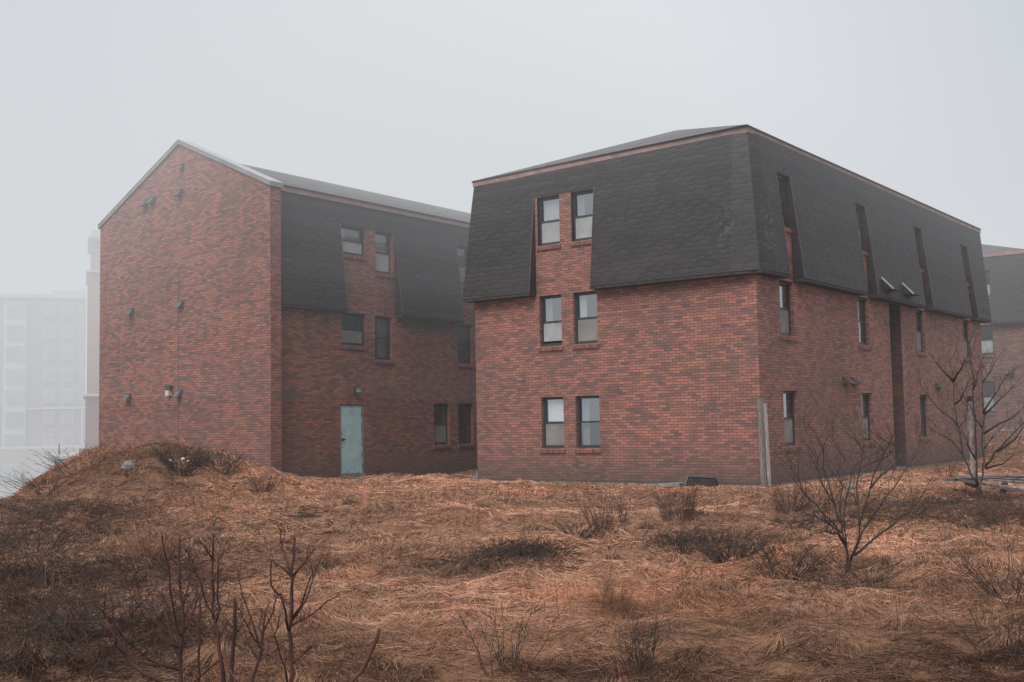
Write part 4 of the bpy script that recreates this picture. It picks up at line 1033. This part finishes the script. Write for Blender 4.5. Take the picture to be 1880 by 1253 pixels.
# scattered dry weed stalks: stuff
def stalks(name, n, label, seed, d0, d1, hmin, hmax, m, half=27):
    r = random.Random(seed); mb = MB()
    for i in range(n):
        D = (d0**1.4+r.random()*(d1**1.4-d0**1.4))**(1/1.4); A = HEAD+math.radians(r.uniform(-half, half))
        x = CX+math.sin(A)*D; y = CY+math.cos(A)*D
        if fbm(x, y, 2.2, 2) < -.12: continue
        if (y > -.3 and XW < x < 0) or (x < XA+.2 and y > YG-.2): continue
        z = float(height(x, y)); h = hmin+(hmax-hmin)*r.random()**1.6
        p = [np.array([x, y, z])]; dr_ = np.array([r.gauss(0, .22), r.gauss(0, .22), 1.])
        for s_ in range(3): dr_ = dr_+np.array([r.gauss(0, .13), r.gauss(0, .13), 0]); p.append(p[-1]+dr_/np.linalg.norm(dr_)*h/3)
        rad = max(.0016, .00016*D)
        mb.tube(p, [rad*1.3, rad, rad*.8, rad*.5], 3, False)
        twigs(mb, p, r, r.randint(1, 6), .03, h*.4, rad*.6, .9, 1, 3, .35)
    o = mb.build(name, M[m]); tag(o, label, 'weeds', kind='stuff')
stalks('dry_weed_stalks', 2600, 'thin brown dry weed stalks standing all over the grass', 71, 4.5, 25, .1, .5, 'twig')
stalks('dry_weed_stalks', 900, 'thin reddish dry weed stalks standing all over the grass', 72, 4.5, 25, .08, .4, 'stalk')
# brambles on left, darker, denser
def tangle(name, n, label, seed):
    r = random.Random(seed); mb = MB()
    for i in range(n):
        px, py = r.uniform(-60, 420), r.uniform(925, 1240)
        if r.random() < (px/520): continue
        g = ground(px, py); a = r.random()*6.28; L = .2+.5*r.random(); h = .05+.22*r.random()
        d = np.array([math.cos(a), math.sin(a), 0]); P_ = wobble([g, g+d*L*.4+np.array([0, 0, h]), g+d*L+np.array([0, 0, h*r.random()])], .1, r)
        mb.tube(P_, [.0035, .003, .003, .0025, .0015], 3, False); twigs(mb, P_, r, 4, .04, .2, .0016, 1., 1, 3, .1)
    o = mb.build(name, M['brush']); tag(o, label, 'brambles', kind='stuff')
tangle('bramble_tangle', 1500, 'dark bramble tangle spread over the left side of the field', 73)

# ================================================================== small things
def post(name, label, a, b, w, t, m, up=(1, 0, 0), group=None):
    mb = MB(); mb.bar(a, b, w, t, up); o = mb.build(name, M[m], None, False, origin=tuple(a)); tag(o, label, 'post', group); return o
mb = MB(); mb.bar((.10, -.16, -.3), (.055, -.13, 1.9), .10, .08, (1, -.3, 0)); 
o = mb.build('wooden_post', M['wood_dark'], None, False, origin=(.1, -.16, -.3)); tag(o, 'dark grey weathered wooden post leaning on the near brick corner, left of the paler one', 'post', 'two old posts at the brick corner')
mb = MB(); mb.bar((.205, -.1, -.05), (.15, -.07, 1.8), .075, .04, (1, -.3, 0))
o = mb.build('wooden_post', M['wood'], None, False, origin=(.27, -.02, -.05)); tag(o, 'pale silver wooden plank standing at the near brick corner, right of the darker post', 'post', 'two old posts at the brick corner')
g = ground(1790, 893); D = math.hypot(g[0]-CX, g[1]-CY)+1.2; a = at(1787, 900, D); b = at(1781, 738, D)
mb = MB(); mb.bar((a[0], a[1], a[2]-.4), tuple(b), .07, .07, (0, 1, 0)); o = mb.build('wooden_post', M['plank'], None, False, origin=(a[0], a[1], a[2]-.4)); tag(o, 'pale barkless wooden post standing behind the upright small tree', 'post')
# fallen fence panel
L0, L1 = ground(1745, 908), ground(1990, 896)
M0, M1 = ground(1772, 914), ground(1990, 962)
fz = lambda p, dz=0: np.array([p[0], p[1], float(height(p[0], p[1]))+.27+dz])
root = thing('fallen_fence', tuple(fz(M0, -.2)), 'collapsed grey wooden fence panel lying in the brush at the right edge', 'fence')
A0, A1, B0, B1 = fz(L0), fz(L1), fz(M0, .05), fz(M1, .05)
mb = MB(); mb.bar(tuple(A0-(A1-A0)*.03), tuple(A1), .11, .05); mb.build('rail', M['plank'], root)
mb = MB(); mb.bar(tuple(B0-(B1-B0)*.05), tuple(B1), .11, .05); mb.build('rail', M['plank'], root)
r = random.Random(81)
for i in range(1, 9):
    t = i/9; p = A0*(1-t)+B0*t; q = A1*(1-t)+B1*t
    s0 = .04*i*r.random(); p2 = p+(q-p)*s0+np.array([0, 0, .055+.01*(i % 3)]); q2 = q+np.array([0, 0, .05+.03*r.random()])
    mb = MB(); mb.bar(tuple(p2), tuple(q2), .12, .022, (.1*r.gauss(0, 1), .1, 1)); mb.build('slat', M['plank'] if r.random() > .4 else M['plank_dark'], root)
mb = MB()
for t in (.12, .4, .7): 
    p = A0*(1-t)+A1*t; q = B0*(1-t)+B1*t; mb.bar(tuple(p-np.array([0, 0, .07])), tuple(q-np.array([0, 0, .07])), .09, .07)
mb.build('cross_brace', M['plank_dark'], root)
# scraps at the foot of the near wall
def stone(px, py, s, label, seed, m='stone', cat='stone', name='stone', fl=.6, group=None):
    r = random.Random(seed); g = ground(px, py); mb = MB(); n, rings = 9, 5
    vs = []
    for j in range(rings+1):
        ph = math.pi*j/rings
        for i in range(n):
            th = 2*math.pi*i/n; q = s*(.75+.35*r.random()); vs.append((g[0]+q*math.sin(ph)*math.cos(th), g[1]+q*math.sin(ph)*math.sin(th)*.7, g[2]+s*.25+q*math.cos(ph)*fl))
    mb.v = vs
    for j in range(rings):
        for i in range(n): mb.f.append((j*n+i, (j+1)*n+i, (j+1)*n+(i+1) % n, j*n+(i+1) % n))
    o = mb.build(name, M[m], None, False, origin=tuple(g)); tag(o, label, cat, group); return o
stone(1562, 899, .13, 'grey stone lying in the grass behind the many-stemmed tree', 1)
stone(237, 862, .22, 'grey rounded boulder half buried in the front of the mound', 2)
for i, (px, py) in enumerate(((312, 848), (336, 846), (345, 850))):
    stone(px, py, .07, 'scrap of white litter caught in twigs on the mound', 5+i, 'litter', 'litter', 'litter', group='white litter scraps on the mound')
mb = MB(); y_ = -.42
mb.hexa([(-1.72, -.55, -.2), (-.85, -.55, -.2), (-.85, -.35, -.2), (-1.72, -.35, -.2)], [(-1.62, -.5, .16), (-.95, -.5, .14), (-.95, -.42, .14), (-1.62, -.42, .16)])
o = mb.build('tarred_panel', M['cheek'], None, False, origin=(-1.3, -.45, -.2)); tag(o, 'dark low panel with a pale metal rim propped against the near brick wall', 'panel')
mb = MB(); mb.bar((-1.72, -.56, -.15), (-1.63, -.51, .17), .04, .04); mb.bar((-1.63, -.51, .17), (-.97, -.51, .15), .03, .02); mb.build('metal_rim', M['vent'], o)
mb = MB(); mb.hexa([(-2.7, -.5, -.16), (-1.85, -.5, -.16), (-1.85, -.15, -.16), (-2.7, -.15, -.16)], [(-2.7, -.5, -.05), (-1.85, -.5, .0), (-1.85, -.15, .02), (-2.7, -.15, -.04)])
o = mb.build('concrete_slab', M['stone'], None, False, origin=(-2.3, -.3, -.16)); tag(o, 'broken grey concrete slab at the foot of the near brick wall beside the dark panel', 'slab')
mb = MB()
mb.hexa([(-8.75, .3, -.1), (-8.2, .05, -.1), (-8.3, .9, -.1), (-8.8, 1.0, -.1)], [(-8.7, .35, .0), (-8.285, .1, .28), (-8.285, .8, .3), (-8.7, .9, .03)])
o = mb.build('rubble', M['stone'], None, False, origin=(-8.5, .4, -.1)); tag(o, 'grey rubble piled in the gap between the two brick buildings', 'rubble')

# ================================================================== distant complex in the fog
DD = 145.; S = DD/FPX*.93; SX = DD/FPX*.875
hd = ray(95, 760); hd = hd/np.hypot(hd[0], hd[1]); hx = np.array([hd[1], -hd[0], 0]); hc_ = CAMP+hd*DD; hc_[2] = 0
def fq(px, py, d=0.):
    return np.array([0, 0, CZ+(794.5-py)*S*(1+d/DD)])+hc_*np.array([1, 1, 0])+hx*(px-95)*SX*(1+d/DD)+np.array([hd[0], hd[1], 0])*d
def fbox(mb, x0, x1, y0, y1, d0, d1):
    """pixel-measured box (x right, y down) with depth range"""
    lo = [fq(x0, y1, d0), fq(x1, y1, d0), fq(x1, y1, d1), fq(x0, y1, d1)]; hi = [fq(x0, y0, d0), fq(x1, y0, d0), fq(x1, y0, d1), fq(x0, y0, d1)]
    for p in lo: p[2] = lo[0][2]
    for p in hi: p[2] = hi[0][2]
    mb.hexa(lo, hi)
tw_ = thing('apartment_block', tuple(fq(20, 905)), 'pale multi-storey apartment block fading into the fog at the left edge', 'building')
mb = MB(); fbox(mb, -260, 156, 548, 752, 1, 14); mb.build('upper_wall', M['far_beige'], tw_)
mb = MB(); fbox(mb, 48, 155.6, 752.2, 822, 1.0, 14); fbox(mb, -260, 8, 752.2, 822, 1.0, 14); mb.build('brick_storeys', M['far_red'], tw_)
mb = MB(); fbox(mb, 8.2, 47.8, 560, 822, .2, 5); mb.build('bay_wall', M['far_white'], tw_)
mb = MB(); fbox(mb, -260, 60, 541, 547.8, .3, 14); fbox(mb, 95, 156, 533, 541, 3, 10); fbox(mb, 60.2, 156, 541.2, 547.8, .6, 14); mb.build('cornice', M['far_white'], tw_)
mb = MB(); fbox(mb, -260, 157, 819, 823, -.3, .95); fbox(mb, 48, 157, 749, 751.8, .4, .95); fbox(mb, 149, 152, 752, 819, .5, .95); mb.build('string_course', M['far_white'], tw_)
mb = MB(); fbox(mb, -260, 190, 823.2, 1000, -1, 14); mb.build('podium', M['far_beige'], tw_)
first = None
for cxp, ww, hh in ((29, 34, 24), (90, 19, 23), (124, 20, 23), (-30, 30, 24)):
    for yy in (570, 611, 649, 690, 728, 768, 809):
        d = .12 if cxp == 29 else .92
        mb = MB(); fbox(mb, cxp-ww/2-1, cxp+ww/2+1, yy-hh/2-1, yy+hh/2+1.5, d-.25, d-.02); w_ = mb.build('window', M['far_white'], tw_)
        mb = MB(); n = 2 if ww < 25 else 4
        for i in range(n):
            a = cxp-ww/2+ww*i/n; fbox(mb, a+.5, a+ww/n-.5, yy-hh/2, yy+hh*.12, d-.33, d-.27); fbox(mb, a+.5, a+ww/n-.5, yy+hh*.16, yy+hh/2, d-.33, d-.27)
        mb.build('pane', M['far_glass'], w_)
for a, b, y0_, y1_ in ((9, 40, 851, 881), (64, 82, 856, 884)):
    mb = MB(); fbox(mb, a-1, b+1, y0_-1, y1_+1.5, -1.2, -1.02); w_ = mb.build('window', M['far_white'], tw_)
    mb = MB(); n = 3
    for i in range(n): fbox(mb, a+(b-a)*i/n+.4, a+(b-a)*(i+1)/n-.4, y0_, y0_+8, -1.3, -1.22); fbox(mb, a+(b-a)*i/n+.4, a+(b-a)*(i+1)/n-.4, y0_+9, y1_, -1.3, -1.22)
    mb.build('pane', M['far_glass'], w_)
tr_ = thing('stair_tower', tuple(fq(180, 905, -50)), 'tall cream tower with ledges rising in the fog beside the left brick gable', 'tower')
mb = MB(); fbox(mb, 158, 230, 496, 727, -50, -42); fbox(mb, 163, 230, 430, 495.8, -49.6, -42); mb.build('tower_shaft', M['far_cream'], tr_)
mb = MB(); fbox(mb, 156, 230, 727.2, 850, -50.2, -42); mb.build('brick_base', M['far_red'], tr_)
mb = MB(); fbox(mb, 158, 230, 431, 434, -50.4, -41.8); fbox(mb, 163.5, 230, 418, 430.8, -49.3, -42.1); fbox(mb, 155.5, 230, 494, 497, -50.6, -41.8); fbox(mb, 152, 230, 725, 729, -50.8, -41.8); mb.build('ledges', M['far_white'], tr_)
cn = thing('canopy', tuple(fq(150, 905, -60)), 'low flat white canopy roof in the fog just behind the mound', 'canopy')
mb = MB(); fbox(mb, 92, 230, 838.5, 843, -66, -53); mb.build('roof_slab', M['far_white'], cn)
mb = MB(); fbox(mb, 101, 230, 843.2, 990, -63, -53); mb.build('wall', M['far_beige'], cn)
for i, (a, b) in enumerate(((145, 160), (162, 182))):
    mb = MB(); fbox(mb, a, b, 826, 838, -63, -60); o = mb.build('rooftop_unit', M['vent'], None, False, origin=tuple(fq((a+b)/2, 838, -62)))
    tag(o, ('small grey box unit on the white canopy roof, left one of two' if i == 0 else 'wider grey slatted unit on the white canopy roof, beside the brick gable'), 'roof unit', 'grey units on the canopy roof')
mb = MB(); a = fq(109, 838, -60); b = fq(109, 816, -60); mb.tube([tuple(a), tuple(b)], [.07, .05], 6); o = mb.build('flue_pipe', M['vent'], None, False, origin=tuple(a)); tag(o, 'thin grey pipe rising from the canopy roof in the fog', 'pipe')

# ================================================================== fog
def fog(name, x0, x1, y0, y1, z0, z1, sig, col):
    m, nt = mat(name+'_volume'); k = N(nt)
    ab = k.n('ShaderNodeVolumeAbsorption'); ab.inputs['Color'].default_value = C4(0, 0, 0); ab.inputs['Density'].default_value = sig
    em = k.n('ShaderNodeEmission'); em.inputs[0].default_value = C4(*col); em.inputs[1].default_value = sig  # added glow stands in for daylight scattered by the fog
    ad = k.n('ShaderNodeAddShader'); k.l.new(ab.outputs[0], ad.inputs[0]); k.l.new(em.outputs[0], ad.inputs[1])
    o = k.n('ShaderNodeOutputMaterial'); k.l.new(ad.outputs[0], o.inputs['Volume'])
    mb = MB(); mb.box(x0, x1, y0, y1, z0, z1); ob = mb.build(name, m); tag(ob, kind='structure'); return ob
FC = (.665, .688, .715)
fog('fog', -500, 500, -100, 600, -12, 50, .0010, FC)
fog('fog', -490, 490, -90, 590, 5.0, 48, .0014, FC)
for i_, z_ in enumerate((2.2, 4.0, 5.4, 6.6, 7.7, 8.7)):      # bank drifting over the left building
    fog('fog', -38+i_*.3, -9.6-i_*.1, -22+i_*.3, 70-i_, z_, 14+i_*.2, .0029+.0011*i_, FC)
for i_, z_ in enumerate((6.2, 7.4, 8.3)):                      # thin wisps along the near roof
    fog('fog', -9.3+i_*.1, 50-i_, -15+i_*.3, 20-i_*.1, z_, 13+i_*.2, .0035, FC)
fog('fog', -9.2, 60, 20.4, 90, .4, 15, .013, FC)               # behind the near building
fog('fog', -470, -45, -70, 570, -11, 44, .0120, FC)

# ================================================================== light
w = bpy.data.worlds.new('World'); scene.world = w; w.use_nodes = True; nt = w.node_tree; nt.nodes.clear(); k = N(nt)
SUN_EL, SUN_AZ = math.radians(48), math.radians(168)
sky = k.n('ShaderNodeTexSky'); sky.sky_type = 'NISHITA'; sky.sun_disc = False; sky.sun_elevation = SUN_EL; sky.sun_rotation = SUN_AZ
sky.dust_density = 6; sky.air_density = 1
b1 = k.n('ShaderNodeBackground'); k.l.new(sky.outputs[0], b1.inputs[0]); b1.inputs[1].default_value = .012
tc = k.n('ShaderNodeTexCoord'); sp = k.n('ShaderNodeSeparateXYZ'); k.l.new(tc.outputs['Generated'], sp.inputs[0])
nz = k.noise(tc.outputs['Generated'], 1.6, 2)
# broad soft bright sky ahead, corner vignette painted greyer and bluer around it
dv = k.n('ShaderNodeVectorMath', operation='DOT_PRODUCT'); k.l.new(tc.outputs['Generated'], dv.inputs[0])
bd = Vector((math.sin(HEAD-.02)*.97, math.cos(HEAD-.02)*.97, .24)).normalized(); dv.inputs[1].default_value = bd
f_ = k.m('ADD', dv.outputs['Value'], k.m('MULTIPLY', k.m('SUBTRACT', nz, .5), .03))
c = k.ramp(f_, [(.0, (.72, .75, .79)), (.84, (.47, .495, .565)), (.89, (.535, .56, .625)), (.95, (.665, .69, .725)), (.985, (.765, .785, .805)), (1., (.785, .80, .815))])
b2 = k.n('ShaderNodeBackground'); k.l.new(c, b2.inputs[0]); b2.inputs[1].default_value = 1.0
ad = k.n('ShaderNodeAddShader'); k.l.new(b1.outputs[0], ad.inputs[0]); k.l.new(b2.outputs[0], ad.inputs[1])
o = k.n('ShaderNodeOutputWorld'); k.l.new(ad.outputs[0], o.inputs[0])
sd_ = bpy.data.lights.new('sun', 'SUN'); sd_.energy = 3.4; sd_.angle = math.radians(40); sd_.color = (1, .97, .93)
so = bpy.data.objects.new('sun', sd_); COL.objects.link(so)
dirv = Vector((math.sin(SUN_AZ)*math.cos(SUN_EL), math.cos(SUN_AZ)*math.cos(SUN_EL), math.sin(SUN_EL)))
so.rotation_euler = dirv.to_track_quat('Z', 'Y').to_euler(); so.location = (0, -30, 40)
# ------------------------------------------------------------------ render settings
scene.view_settings.view_transform = 'Standard'; scene.view_settings.look = 'None'; scene.view_settings.exposure = 0
cy = scene.cycles; cy.use_denoising = True; cy.max_bounces = 5; cy.diffuse_bounces = 3; cy.glossy_bounces = 2; cy.transparent_max_bounces = 24; cy.volume_bounces = 0
cy.volume_max_steps = 64
